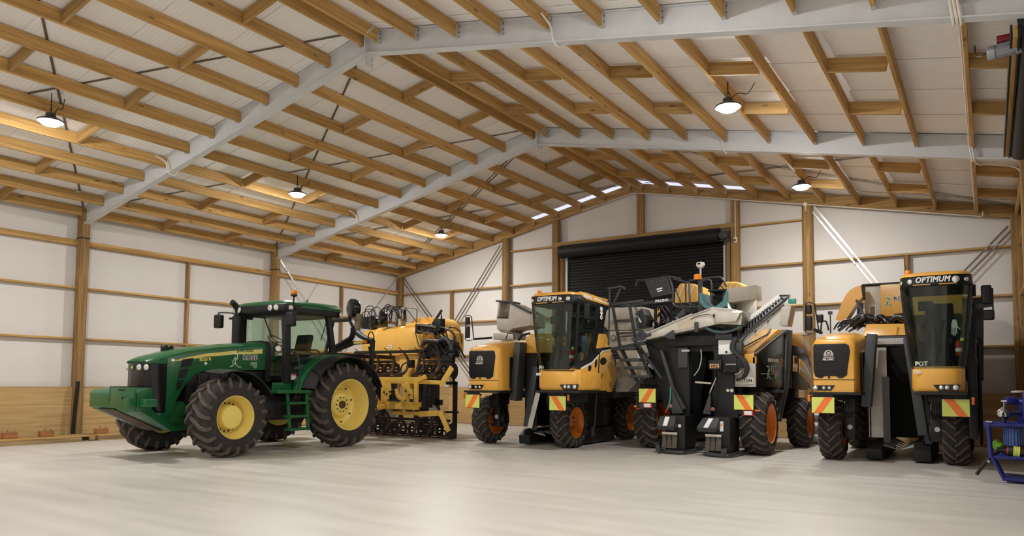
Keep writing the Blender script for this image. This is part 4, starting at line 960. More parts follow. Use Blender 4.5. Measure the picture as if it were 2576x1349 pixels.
obj('boom_hinge', MB().box(5.58,6.3,5.75,5.85,2.76,2.86).box(5.6,6.4,5.8,5.88,2.66,2.70).box(6.2,6.42,5.7,5.9,2.7,3.02).box(5.56,5.66,5.72,5.86,2.66,2.92), M['black'], sp, bev=0.012)
obj('boom_hinge_bar', MB().bar((5.6,5.72,2.90),(6.3,5.7,2.80),0.05,0.05).bar((5.66,5.72,2.72),(6.2,5.72,2.62),0.03,0.05), M['strap'], sp, bev=0.006)
random.seed(11)
mb = MB()
for i in range(22):
    x = 5.7+random.random()*0.7; y = 5.7+random.random()*0.3; z = 2.35+random.random()*0.45
    mb.tube([(x,y,z),(x+0.2,y-0.04,z+0.12*random.random()),(x+0.42,y,z-0.05),(x+0.4+0.3*random.random(),y,z-0.35)], 0.014+0.012*random.random(), 6, smooth=4)
obj('pipework', mb, M['hose'], sp, kind='stuff')
obj('corrugated_pipe', MB().tube([(5.78,5.72,2.3),(5.9,5.7,2.46),(6.15,5.7,2.47),(6.4,5.7,2.44)], 0.05, 12, smooth=5), M['strap'], sp)
obj('corrugated_pipe', MB().tube([(6.42,5.7,2.46),(6.6,5.7,2.49),(6.76,5.7,2.36),(6.8,5.7,2.2)], 0.06, 12, smooth=5), M['grey'], sp)
obj('loose_hose', MB().tube([(6.42,5.72,2.8),(6.7,5.7,2.72),(6.86,5.7,2.6),(6.86,5.7,2.35),(6.78,5.7,2.15)], 0.02, 8, smooth=5).tube([(6.5,5.72,2.22),(6.62,5.7,2.12),(6.72,5.7,2.25),(6.7,5.7,2.5)], 0.016, 8, smooth=5), M['hose'], sp)
obj('loose_hose', MB().tube([(5.42,5.9,2.72),(5.5,5.88,2.5),(5.6,5.86,2.3)], 0.014, 6, smooth=4), M['hose'], sp)
obj('fan_casing', MB().box(5.86,6.36,5.85,6.6,2.05,2.46).prism([(6.36,2.1),(6.76,2.12),(6.70,1.75),(6.56,1.55)], 'y', 5.8, 5.95), M['black'], sp, bev=0.03)
obj('red_valve', MB().box(5.86,6.0,5.80,5.86,2.46,2.56).box(6.04,6.16,5.8,5.86,2.46,2.55), M['orange'], sp, bev=0.01)
obj('control_box', MB().box(5.42,5.6,5.58,5.7,1.76,1.97), M['black'], sp, bev=0.015)
obj('drain_hose', MB().tube([(5.86,5.62,2.16),(5.82,5.6,1.9),(5.74,5.6,1.6),(5.7,5.6,1.3)], 0.045, 10, smooth=5).tube([(5.4,5.6,1.9),(5.26,5.6,1.84),(5.2,5.6,1.7),(5.24,5.6,1.5)], 0.02, 8, smooth=5), M['grey'], sp)
obj('boom_stand', MB().box(6.14,6.24,5.58,5.66,0.74,1.34).box(6.0,6.2,5.58,5.64,1.26,1.32).box(6.04,6.3,5.56,5.6,1.02,1.05), M['black'], sp, bev=0.01)
obj('boom_stand', MB().box(6.92,7.02,5.6,5.68,0.25,1.40).box(6.7,7.02,5.6,5.68,1.33,1.41).box(6.4,7.05,5.58,5.7,0.62,0.67).bar((6.86,5.64,1.6),(6.98,5.64,1.3),0.04,0.06).box(6.8,6.96,5.55,5.75,0.0,0.3), M['black'], sp, bev=0.01)
# ------------------------------------------------------------------ yellow grape harvesters
def chevron(x0, x1, y, z0, z1, lean, parent):
    """lime board with a diagonal orange band"""
    b = obj('chevron_board', MB().box(x0-0.008, x1+0.008, y, y+0.012, z0-0.008, z1+0.008), M['black'], parent)
    obj('lime_sheet', MB().box(x0, x1, y-0.004, y, z0, z1), M['lime'], b)
    w = x1-x0; a, c = (0.08, 0.58) if lean > 0 else (0.58, 0.08)
    obj('orange_band', MB().prism([(x0+w*a, z0), (x0+w*(a+0.36), z0), (x0+w*(c+0.36), z1), (x0+w*c, z1)], 'y', y-0.006, y-0.003), M['orangeref'], b)
    return b
def lamp(c, r, ax, parent, name='headlight'):
    o = obj(name, MB().lathe([(r,0),(r,0.012),(r*0.6,0.022),(0,0.024)], c, ax, 18), M['lens'], parent)
    return o
def planline(cx, hw, y0, depth, k=1.0):
    return [(cx-hw, y0+depth), (cx-hw, y0+0.20), (cx-hw*0.86, y0+0.065), (cx-hw*0.6, y0+0.008), (cx, y0-0.004), (cx+hw*0.6, y0+0.008), (cx+hw*0.86, y0+0.065), (cx+hw, y0+0.20), (cx+hw, y0+depth)]
def mirror_pair(x, y, z0, z1, parent, ay, towards):
    """tall mirror over a small one on a looped tube"""
    m = obj('mirror', MB().box(x-0.055, x+0.055, y-0.03, y+0.05, z0+0.06, z0+(z1-z0)*0.58), M['black'], parent, bev=0.03, seg=3)
    obj('small_mirror', MB().box(x-0.05, x+0.05, y-0.03, y+0.05, z0+(z1-z0)*0.64, z1-0.03), M['black'], m, bev=0.03, seg=3)
    s = 1 if towards > x else -1
    obj('mirror_loop', MB().tube([(x-s*0.06,y+0.02,z1), (x-s*0.07,y+0.02,z0+0.03), (x,y+0.02,z0), (x+s*0.17,y+0.02,z0+0.02), (x+s*0.10,y+0.02,z1-0.02), (x-s*0.0,y+0.02,z1+0.02)], 0.012, 8, closed=True), M['black'], m)
    obj('mirror_arm', MB().tube([(x+s*0.16,y+0.02,z0+0.03), (towards, ay, z0+0.07)], 0.024, 8), M['black'], m)

def harvester(name, label, xl, wh, cx, yh, yc, dz, num, wheels, yw, rows):
    """xl, wh: engine hood left edge and width; cx: cab centre; yh, yc: front planes of hood and cab; dz: lift of the upper body"""
    xr = xl + wh
    t = thing(name, label, 'harvester', ((xl+cx)/2, yw+1.5, 0))
    Z = lambda z: z + dz
    # engine hood with grille
    def hs(y, x0, x1, z0, z1, c): return [(x0,y,z0),(x1,y,z0),(x1,y,z1-c),(x1-c*0.35,y,z1-c*0.3),(x1-c,y,z1),(x0+c,y,z1),(x0+c*0.35,y,z1-c*0.3),(x0,y,z1-c)]
    zb = Z(1.22)
    hood = obj('engine_hood', MB().loft([hs(yh+0.0,xl+0.03,xr-0.03,zb,Z(2.14),0.10), hs(yh+0.04,xl,xr,zb,Z(2.19),0.12), hs(yh+0.35,xl,xr+0.02,zb,Z(2.26),0.14), hs(yh+0.75,xl+0.02,xr+0.06,zb,Z(2.33),0.16), hs(yh+1.5,xl+0.04,xr+0.1,zb,Z(2.33),0.16)]), M['pyellow'], t, ang=45)
    g0, g1 = xl+0.02, xr-0.10
    gp = [(g0+0.03,Z(1.50)),(g0+0.10,Z(1.47)),(g0+0.20*wh,Z(1.47)),(g0+0.26*wh,Z(1.505)),(g1-0.30*wh,Z(1.505)),(g1-0.24*wh,Z(1.47)),(g1-0.12,Z(1.47)),(g1-0.04,Z(1.52)),(g1+0.02,Z(1.95)),(g1+0.0,Z(2.06)),(g1-0.05,Z(2.09)),(g0+0.02,Z(2.09)),(g0,Z(2.05)),(g0,Z(1.6))]
    gr = obj('grille', MB().prism(gp, 'y', yh-0.008, yh+0.03), M['black'], hood, bev=0.004)
    mb = MB()
    for i in range(16):
        z = Z(1.53)+i*0.034; mb.box(g0+0.03, g1-0.03, yh-0.012, yh-0.007, z, z+0.012)
    obj('grille_slat', mb, M['blackgloss'], gr, kind='stuff')
    ex, ez = g0+(g1-g0)*0.44, Z(1.86)
    em = obj('maker_emblem', MB().prism([(ex-0.085,ez-0.03),(ex+0.085,ez-0.03),(ex+0.08,ez+0.06),(ex+0.05,ez+0.105),(ex,ez+0.12),(ex-0.05,ez+0.105),(ex-0.08,ez+0.06)], 'y', yh-0.024, yh-0.008), M['lgrey'], gr, bev=0.004)
    em2 = obj('emblem_plate', MB().box(ex-0.10, ex+0.10, yh-0.028, yh-0.012, ez-0.085, ez-0.02), M['blackgloss'], gr, bev=0.003)
    obj('emblem_rings', MB().tube([(ex+0.035*cos(a), yh-0.026, ez+0.06+0.035*sin(a)) for a in [2*pi*k/14 for k in range(14)]], 0.006, 5, closed=True).box(ex-0.075,ex+0.075,yh-0.029,yh-0.023,ez+0.0,ez+0.012), M['black'], gr)
    text('PELLENC', 0.05, (ex, yh-0.03, ez-0.07), (1,0,0), (0,0,1), M['lettwhite'], t, off=0.001, align='CENTER')
    obj('hood_seam', MB().box(xl+0.01, xr-0.01, yh-0.004, yh+0.01, Z(1.435), Z(1.447)), mat('dark_seam', rgb(60,44,30)), hood)
    obj('hood_lock', MB().lathe([(0.02,0),(0.02,0.01)], (ex, yh-0.002, Z(1.485)), (0,-1,0), 12), M['black'], hood)
    lp = obj('lamp_panel', MB().prism([(xl+0.0,Z(1.335)),(xl+0.53*wh,Z(1.34)),(xl+0.44*wh,Z(1.245)),(xl+0.03,Z(1.245))], 'y', yh-0.008, yh+0.02), M['blackgloss'], hood)
    for k, (fx, r) in enumerate(((0.07,0.042),(0.27,0.03),(0.40,0.03))): lamp((xl+fx*wh, yh-0.008, Z(1.29)), r, (0,-1,0), lp)
    obj('hood_side_grille', MB().box(xr+0.06, xr+0.075, yh+0.35, yh+1.3, Z(1.28), Z(1.95)), M['black'], hood)
    obj('front_ledge', MB().box(xl-0.04, xr+0.10, yh-0.10, yh+0.9, Z(1.17), Z(1.215)), M['black'], t, bev=0.008)
    # pillars and cross member of the straddle frame
    px = xr + 0.10
    obj('frame_pillar', MB().bar((px+0.12,yh+0.55,Z(2.28)),(px+0.0,yh+0.55,1.0),0.16,0.28,up=(0,1,0)), M['grey'], t, bev=0.012)
    obj('frame_pillar', MB().bar((cx-0.5,yh+0.9,Z(2.2)),(cx-0.30,yh+0.9,0.5),0.16,0.2,up=(0,1,0)), M['grey'], t, bev=0.012)
    obj('cross_member', MB().box(px-0.02, cx-0.40, yh+1.0, yh+1.15, Z(2.08), Z(2.26)), M['grey'], t, bev=0.015)
    obj('cross_panel', MB().box(px+0.1, cx-0.58, yh+0.97, yh+1.0, Z(2.11), Z(2.22)), M['lgrey'], t, bev=0.005)
    obj('belt_cover', MB().loft([[(px-0.12,yh+1.1,Z(2.28)),(cx-0.36,yh+1.1,Z(2.28)),(cx-0.36,yh+1.9,Z(2.28)),(px-0.12,yh+1.9,Z(2.28))],[(px-0.06,yh+1.2,Z(2.52)),(cx-0.36,yh+1.2,Z(2.5)),(cx-0.36,yh+1.9,Z(2.5)),(px-0.06,yh+1.9,Z(2.52))]]), M['pyellow'], t, bev=0.02)
    obj('cover_seam', MB().box(cx-0.72, cx-0.70, yh+1.09, yh+1.12, Z(2.30), Z(2.48)), M['cyellow'], t)
    # picking tunnel
    tl, trr = px+0.02, cx-0.30
    wll = obj('tunnel_wall', MB().box(tl-0.04, tl+0.28, yh+0.95, yh+0.99, 0.42, Z(2.05)), M['lgrey'] if num == '750' else M['grey'], t, bev=0.008)
    obj('tunnel_wall', MB().box(tl-0.02, tl, yh+0.95, yh+3.4, 0.4, Z(2.1)).box(trr, trr+0.02, yh+0.95, yh+3.4, 0.4, Z(2.1)).box(tl, trr, yh+3.2, yh+3.24, 0.3, Z(2.2)), M['black'], t)
    obj('flap_panel', MB().box(tl+0.21, tl+0.33, yh+0.85, yh+0.88, 0.34, 1.55), M['grey'], t, bev=0.006)
    obj('flap_panel', MB().prism([(trr-0.06,1.66),(trr+0.08,1.2),(trr+0.14,0.34),(trr+0.02,0.34)], 'y', yh+0.95, yh+0.98), M['grey'], t, bev=0.006)
    obj('flap_panel', MB().box(trr+0.12, trr+0.2, yh+0.86, yh+0.89, 0.45, 1.2), M['lgrey'], t, bev=0.005)
    for s, x in ((1, tl+0.05), (-1, trr-0.02)):
        obj('catcher_shoe', MB().prism([(yh+0.8,0.03),(yh+3.2,0.03),(yh+3.2,0.36),(yh+1.0,0.36),(yh+0.78,0.22)], 'x', x-0.14, x+0.14), M['black'], t, bev=0.02)
        for k in range(5):
            yy = yh+0.95+k*0.42; x2 = x+s*0.12
            obj('catcher_plate', MB().loft([[(x2,yy,0.28),(x2+s*0.24,yy+0.16,0.20),(x2+s*0.02,yy+0.36,0.30)],[(x2,yy,0.295),(x2+s*0.24,yy+0.16,0.215),(x2+s*0.02,yy+0.36,0.315)]]), M['lgrey'], t, smooth=False)
    for s, x in ((1, tl+0.12), (-1, trr-0.1)):
        mb = MB()
        for k in range(9): mb.tube([(x, yh+1.2, 0.6+k*0.14), (x+s*0.12, yh+1.9, 0.6+k*0.14), (x, yh+2.9, 0.6+k*0.14)], 0.014, 5, smooth=3)
        obj('picking_rods', mb, M['black'], t, kind='stuff')
    # cab
    hwT, hwB = rows['hwT'], rows['hwB']
    zT, zB = Z(3.03), Z(1.66)
    hw = lambda z: hwB + (hwT-hwB)*min(1, max(0, (z-zB)/(zT-zB)))**0.8
    yo = lambda z: yc + 0.10*(1-min(1,max(0,(z-zB)/(zT-zB))))**1.3
    levels = [zB+(zT-zB)*k/6 for k in range(7)]
    secs = []
    for z in levels:
        o_ = planline(cx, hw(z), yo(z), 0.26)[1:-1]; i_ = planline(cx, hw(z)-0.012, yo(z)+0.012, 0.26)[1:-1]
        secs.append([(x,y,z) for x, y in o_] + [(x,y,z) for x, y in i_[::-1]])
    obj('windscreen', MB().loft(secs), M['glassdark'], t, ang=50)
    D = 1.15
    for s in (-1, 1):
        pts = []
        for z in levels: pts.append(Vector((cx+s*hw(z), yo(z)+0.21, z)))
        mb = MB()
        for a, b in zip(pts[:-1], pts[1:]): mb.bar(a, b, 0.05, 0.05, up=(0,1,0))
        obj('front_pillar', mb, M['black'], t)
        secs = [[(cx+s*hw(z),yo(z)+0.24,z),(cx+s*hw(z),yc+D-0.28*(1-(z-zB)/(zT-zB)),z),(cx+s*(hw(z)-0.012),yc+D-0.28*(1-(z-zB)/(zT-zB)),z),(cx+s*(hw(z)-0.012),yo(z)+0.24,z)] for z in levels]
        obj('side_window', MB().loft(secs), M['glassdark'], t)
        secs = []
        for z in [Z(1.55)]+levels[1:]:
            y1 = yc+D-0.28*(1-max(0,(z-zB)/(zT-zB)))
            secs.append([(cx+s*(hw(z)+0.01),y1-0.02,z),(cx+s*(hw(z)+0.01),y1+0.36,z),(cx+s*(hw(z)-0.06),y1+0.36,z),(cx+s*(hw(z)-0.06),y1-0.02,z)])
        obj('rear_pillar', MB().loft(secs), M['black'], t, bev=0.006)
    obj('cab_back', MB().loft([[(cx-hw(z)+0.02,yc+D+0.2,z),(cx+hw(z)-0.02,yc+D+0.2,z),(cx+hw(z)-0.02,yc+D+0.24,z),(cx-hw(z)+0.02,yc+D+0.24,z)] for z in (Z(1.3),zB,(zB+zT)/2-0.2)]), M['black'], t)
    obj('rear_window', MB().loft([[(cx-hw(z)+0.02,yc+D+0.2,z),(cx+hw(z)-0.02,yc+D+0.2,z),(cx+hw(z)-0.02,yc+D+0.212,z),(cx-hw(z)+0.02,yc+D+0.212,z)] for z in ((zB+zT)/2-0.2,zT)]), M['glassdark'], t)
    # visor and roof
    vz0, vz1 = Z(3.00), Z(3.18)
    def vis(z, k, dy): return [(x,y,z) for x, y in planline(cx, hwT*k, yc+dy, D+0.4)]
    vi = obj('roof_visor', MB().loft([vis(vz0,1.0,0.0), vis(vz0+0.03,1.03,-0.03), vis(vz1-0.02,1.03,-0.03), vis(vz1,1.0,0.0)]), M['black'], t, ang=40)
    obj('roof', MB().loft([vis(vz1-0.005,1.035,-0.035), vis(vz1+0.035,1.03,-0.02), vis(vz1+0.065,0.9,0.06), vis(vz1+0.075,0.6,0.2)]), M['pyellow'], t, ang=50)
    mb = MB()
    for s in (-1, 1):
        mb.box(min(cx+s*0.06,cx+s*hwT*0.62), max(cx+s*0.06,cx+s*hwT*0.62), yc-0.034, yc-0.02, vz0+0.02, vz0+0.034)
    obj('visor_trim', mb, M['pyellow'], vi)
    text('OPTIMUM', rows['ts'], (cx-hwT*0.56, yc-0.033, vz0+0.065), (1,0,0), (0,0,1), M['lettwhite'], t, ext=0.004, shear=0.25, off=0.0045, sx=rows['tw']*0.84, space=1.08)
    for fx, r in rows['lights']:
        af = abs(fx); yy = yc-0.036 + (0.006 if af < 0.62 else (0.008+(af-0.6)/0.26*0.057 if af < 0.86 else 0.065+(af-0.86)/0.14*0.135))
        lamp((cx+fx*hwT, yy, vz0+0.09), r, (0.5*fx if abs(fx) > 0.7 else 0,-1,0), vi, 'work_light')
    bc = obj('beacon', MB().lathe([(0.055,0),(0.055,0.02),(0.05,0.025),(0.048,0.07),(0.03,0.09),(0,0.095)], (cx-hwT*0.80, yc+0.28, vz1+0.06), (0,0,1), 18), M['amber'], t)
    if num == '750':
        obj('aerial', MB().tube([(cx-hwT*0.86,yc+0.3,vz1+0.05),(cx-hwT*0.92,yc+0.3,vz1+0.42)], 0.005, 5), M['black'], t)
    # body below the cab
    secs = []
    for z, k, dy in ((Z(1.25),0.96,0.10),(Z(1.30),1.0,0.075),(Z(1.60),1.0,0.07),(Z(1.66),1.0,0.08)):
        x0 = cx-hwB*1.03; x1 = cx+hwB*1.03+rows['bulge']*(1 if z < Z(1.65) else 0.25)
        h_ = (x1-x0)/2; c_ = (x1+x0)/2
        secs.append([(x,y,z) for x, y in planline(c_, h_*k, yc+dy, 0.9)])
    sk = obj('cab_skirt', MB().loft(secs), M['pyellow'], t, ang=45)
    bx1 = cx+hwB*1.03+rows['bulge']
    obj('skirt_line', MB().loft([[(x,y-0.004,z) for x, y in planline(cx+rows['bulge']*0.4, hwB*1.03+rows['bulge']*0.4, yc+0.075, 0.3)] for z in (Z(1.635),Z(1.65))]), M['black'], sk)
    lp = obj('lamp_panel', MB().prism([(bx1-0.60*hwB*2,Z(1.36)),(bx1-0.06,Z(1.37)),(bx1-0.09,Z(1.26)),(bx1-0.50*hwB*2,Z(1.26))], 'y', yc+0.068, yc+0.10), M['blackgloss'], sk)
    for fx, r in ((0.44,0.035),(0.33,0.035),(0.17,0.042)): lamp((bx1-fx*hwB*2, yc+0.066, Z(1.315)), r, (0,-1,0), lp)
    text(num, 0.075, (cx-hwB*0.93, yc+0.071, Z(1.545)), (1,0,0), (0,0,1), M['lettwhite'], t, off=0.003)
    text('POT' if num == '750' else 'M4', 0.10, (cx-hwB*0.86, yo(zB)+0.04, zB+0.02), (1,-0.2,0), (0,0,1), M['lettwhite'], t, off=0.004)
    obj('front_ledge', MB().box(cx-hwB*0.9, bx1+0.03, yc+0.0, yc+1.2, Z(1.19), Z(1.24)), M['black'], t, bev=0.008)
    # cab interior
    obj('cab_floor', MB().box(cx-hwB, cx+hwB, yc+0.2, yc+D+0.2, zB-0.03, zB+0.02), M['black'], t)
    se = obj('seat', MB().box(cx-0.2, cx+0.22, yc+0.62, yc+1.05, zB+0.40, zB+0.52), M['seat'], t, bev=0.04)
    obj('seat_back', MB().prism([(yc+0.98,zB+0.48),(yc+1.1,zB+0.48),(yc+1.18,zB+1.15),(yc+1.06,zB+1.15)], 'x', cx-0.2, cx+0.22), M['seat'], se, bev=0.04)
    obj('seat_pedestal', MB().box(cx-0.14, cx+0.16, yc+0.7, yc+1.0, zB+0.02, zB+0.4), M['black'], se)
    obj('steering_column', MB().tube([(cx-0.05,yc+0.34,zB+0.02),(cx-0.05,yc+0.40,zB+0.5),(cx-0.05,yc+0.5,zB+0.68)], [0.07,0.06,0.05], 10), M['black'], t)
    tl_ = Matrix.Rotation(radians(-35), 3, 'X')
    obj('steering_wheel', MB().tube([Vector((cx-0.05,yc+0.52,zB+0.72)) + tl_ @ Vector((0.18*cos(2*pi*k/18),0.18*sin(2*pi*k/18),0)) for k in range(18)], 0.013, 6, closed=True).tube([(cx-0.22,yc+0.52,zB+0.72),(cx+0.12,yc+0.52,zB+0.72)], 0.012, 6), M['black'], t)
    obj('monitor', MB().box(cx-0.28, cx-0.06, yc+0.5, yc+0.56, zB+0.98, zB+1.14).tube([(cx-0.17,yc+0.53,zB+0.5),(cx-0.17,yc+0.53,zB+1.0)], 0.015, 6), M['black'], t)
    obj('control_lever', MB().tube([(cx-0.16,yc+0.66,zB+0.5),(cx-0.16,yc+0.62,zB+0.66)], [0.018,0.03,0.02], 8).box(cx-0.2,cx-0.13,yc+0.58,yc+0.64,zB+0.64,zB+0.72), M['orange'], t, bev=0.01)
    obj('wiper', MB().tube([(cx-0.02,yc+0.06,zB+0.06),(cx+0.12,yc+0.0,zB+0.75)], 0.01, 6), M['black'], t)
    obj('dash_arch', MB().tube([(cx-0.18,yo(zB)+0.03,zB+0.01),(cx-0.12,yo(zB)+0.02,zB+0.13),(cx+0.05,yo(zB)+0.02,zB+0.17),(cx+0.2,yo(zB)+0.03,zB+0.1),(cx+0.24,yo(zB)+0.03,zB+0.01)], 0.012, 6, smooth=4), M['black'], t)
    # wheels
    for (x, y) in wheels:
        front = y < yw + 1
        s = 1
        w = tyre((x, y, 0.545), 0.555, 0.40, 0.325, t, lugs=17, lug_h=0.04, lug_w=0.05, skew=-0.9 if front else 0.9)
        rim((x, y, 0.545), [(0.06,-0.1),(0.28,-0.16),(0.30,-0.10),(0.29,0.05),(0.315,0.15),(0.33,0.165),(0.335,0.175),(0.315,0.175),(0.295,0.12),(0.27,0.07),(0.18,0.05),(0.16,0.02),(0.10,0.02),(0.09,0.05),(0,0.055)], 'orangerim', w, 1, bolts=8, br=0.13, bh=0.03)
        if front:
            inner = x + (0.30 if x < (xl+cx)/2 else -0.30)
            mm = obj('wheel_motor', MB().lathe([(0.16,-0.12),(0.18,-0.05),(0.18,0.08),(0.12,0.14)], (inner, y, 0.56), (1,0,0), 16).box(inner-0.08,inner+0.10,y-0.22,y+0.1,0.40,0.95).box(inner-0.05,inner+0.12,y-0.3,y+0.15,0.9,1.15), M['black'], t, bev=0.012)
            obj('motor_cap', MB().lathe([(0.045,0),(0.045,0.012),(0,0.014)], (inner+0.02, y-0.225, 0.62), (0,-1,0), 14), M['lgrey'], mm)
            obj('hose_port', MB().lathe([(0.04,0),(0.04,0.02),(0.02,0.03)], (inner-0.02, y-0.225, 0.85), (0,-1,0), 10), M['grey'], mm)
            mb = MB()
            for i in range(4): mb.tube([(inner-0.06+0.04*i,y-0.26,1.14),(inner-0.1+0.05*i,y-0.3,0.98),(inner-0.04+0.03*i,y-0.24,0.8)], 0.016, 6, smooth=4)
            obj('motor_hoses', mb, M['hose'], mm, kind='stuff')
            obj('wheel_leg', MB().box(inner-0.09, inner+0.09, y-0.06, y+0.2, 0.9, Z(1.7)), M['black'], t, bev=0.015)
    for (x0, x1, y, lean) in rows['chev']:
        obj('chevron_bracket', MB().box(x0+0.03, x1-0.03, y+0.01, y+0.05, Z(1.08), Z(1.18)), M['black'], t)
        chevron(x0, x1, y, Z(0.84), Z(1.125), lean, t)
        so = x0-0.05 if lean > 0 else x1+0.05
        obj('side_marker', MB().box(so-0.022, so+0.022, y, y+0.03, Z(1.04), Z(1.16)), M['orange'], t, bev=0.006)
        obj('marker_bracket', MB().box(min(so,x0)-0.02, max(so,x1)+0.02, y+0.03, y+0.05, Z(1.1), Z(1.14)), M['black'], t)
    return t

# left machine
h1 = harvester('grape_harvester', 'yellow straddle harvester numbered 890 standing between the green tractor and the open ladder machine', 8.43, 0.81, 10.66, 4.22, 4.0, 0.0, '890',
    [(8.42, 5.12), (10.50, 5.12), (8.42, 8.1), (10.45, 8.1)], 5.1,
    dict(hwT=0.535, hwB=0.40, bulge=0.25, ts=0.125, tw=0.92, lights=((-0.80,0.035),(0.45,0.04),(0.76,0.042)), chev=((8.45,8.83,4.1,1),(10.59,10.97,4.1,-1))))
xs1 = 11.21
obj('rear_deck', MB().prism([(5.0,1.2),(5.85,1.2),(6.1,1.6),(5.8,2.13),(5.55,2.46),(5.2,2.46),(5.1,2.0),(4.9,1.6)], 'x', 10.3, 11.18), M['pyellow'], h1, bev=0.03)
obj('swept_panel', MB().prism([(4.12,1.25),(4.75,1.25),(4.82,1.50),(5.2,1.62),(5.55,1.98),(5.5,2.10),(5.08,2.05),(4.6,1.80),(4.12,1.66)], 'x', 11.0, 11.30), M['pyellow'], h1, bev=0.02)
obj('panel_stripe', MB().prism([(4.12,1.70),(4.6,1.83),(5.08,2.08),(5.5,2.125),(5.5,2.11),(5.08,2.05),(4.6,1.79),(4.12,1.66)], 'x', 11.296, 11.304), M['lettwhite'], h1)
obj('panel_stripe', MB().prism([(4.12,1.74),(4.6,1.87),(5.08,2.13),(5.5,2.175),(5.5,2.13),(5.08,2.085),(4.6,1.835),(4.12,1.705)], 'x', 11.1, 11.302), M['black'], h1)
for y, z, a, b in ((4.50,1.70,0.07,0.06),(4.78,1.80,0.05,0.09),(5.12,1.86,0.15,0.08)):
    obj('panel_opening', MB().prism([(y+a*cos(k*pi/8)+0.3*(b*sin(k*pi/8)), z+b*sin(k*pi/8)) for k in range(16)], 'x', 11.298, 11.306), M['black'], h1)
text('890', 0.14, (11.235, 5.12, 3.02), (0,0,-1), (0,1,0), M['lettwhite'], h1, off=0.006, sx=1.3)
obj('roof_side', MB().prism([(4.22,3.245),(4.5,3.25),(5.0,3.225),(5.55,3.15),(5.55,3.07),(4.9,3.10),(4.5,3.115),(4.22,3.19)], 'x', 11.195, 11.228), M['pyellow'], h1, bev=0.006)
text('PELLENC', 0.085, (11.231, 4.36, 3.15), (0,1,-0.05), (0,0.05,1), M['lettwhite'], h1, off=0.004, sx=1.1)
obj('roof_side_stripe', MB().prism([(4.86,3.185),(5.5,3.125),(5.5,3.105),(4.86,3.145)], 'x', 11.22, 11.231), M['lettwhite'], h1)
obj('side_mirror', MB().box(11.30,11.40,4.22,4.32,2.68,3.0), M['black'], h1, bev=0.03, seg=3)
obj('mirror_arm', MB().tube([(11.2,4.35,2.7),(11.34,4.28,2.72)], 0.016, 6), M['black'], h1)
mirror_pair(8.18, 4.5, 2.34, 2.91, h1, 4.75, 8.70)
obj('stainless_strip', MB().bar((9.80,4.95,1.17),(9.62,4.9,0.40),0.12,0.012,up=(0,1,0)), M['stainless'], h1)
obj('slanted_leg', MB().bar((9.72,5.0,1.75),(9.52,4.95,0.42),0.15,0.1,up=(0,1,0)), M['grey'], h1, bev=0.01)
hp = obj('discharge_hood', MB().loft([[(8.10,6.0,2.62),(8.28,6.0,2.60),(8.28,6.5,2.60),(8.10,6.5,2.62)],[(8.00,5.95,2.72),(8.34,5.95,2.66),(8.34,6.5,2.66),(8.00,6.5,2.72)],[(7.99,5.95,2.99),(8.38,5.95,2.96),(8.38,6.5,2.96),(7.99,6.5,2.99)]]), M['greysheet'], h1, bev=0.006)
obj('hood_side', MB().prism([(7.99,2.98),(8.03,2.98),(8.10,3.36),(8.05,3.37)], 'y', 5.95, 6.5), M['greysheet'], h1)
obj('hood_liner', MB().prism([(8.01,2.98),(8.37,2.955),(8.36,2.99),(8.03,3.0)], 'y', 5.93, 5.95), M['black'], h1)
obj('discharge_chute', MB().loft([[(8.33,5.88,2.62),(8.33,6.5,2.60),(8.47,6.5,3.32),(8.45,5.88,3.33)],[(8.52,5.88,2.70),(8.52,6.5,2.68),(8.6,6.5,3.25),(8.58,5.88,3.26)],[(9.0,5.9,2.76),(9.0,6.6,2.74),(9.0,6.6,3.04),(9.0,5.9,3.05)]]), M['greysheet'], h1, bev=0.006)
obj('hood_flap', MB().bar((8.0,6.1,3.40),(8.46,6.1,3.345),0.42,0.045), M['grey'], h1, bev=0.01)
obj('chute_rib', MB().bar((8.44,5.86,3.33),(9.02,5.9,3.05),0.06,0.05), M['grey'], h1)
obj('top_tray', MB().box(7.86,8.45,6.0,6.6,2.45,2.62), M['stainless'], h1, bev=0.01)
obj('tray_handle', MB().tube([(8.5,5.6,2.42),(8.56,5.6,2.56),(8.72,5.6,2.56),(8.76,5.6,2.42)], 0.014, 6).tube([(8.8,5.7,2.4),(8.9,5.7,2.52),(9.1,5.7,2.55),(9.2,5.7,2.4)], 0.03, 6), M['black'], h1)
obj('inner_deck', MB().box(9.45,10.25,4.95,5.8,2.05,2.42), M['pyellow'], h1, bev=0.04)
obj('support_strut', MB().tube([(11.3,4.95,2.1),(11.28,4.75,0.4)], 0.02, 8).box(11.24,11.3,4.7,4.74,0.3,0.5), M['black'], h1)
obj('under_frame', MB().box(8.7,10.6,5.4,8.4,1.05,1.2).box(10.2,11.15,4.7,5.6,1.0,1.5), M['black'], h1, bev=0.01)

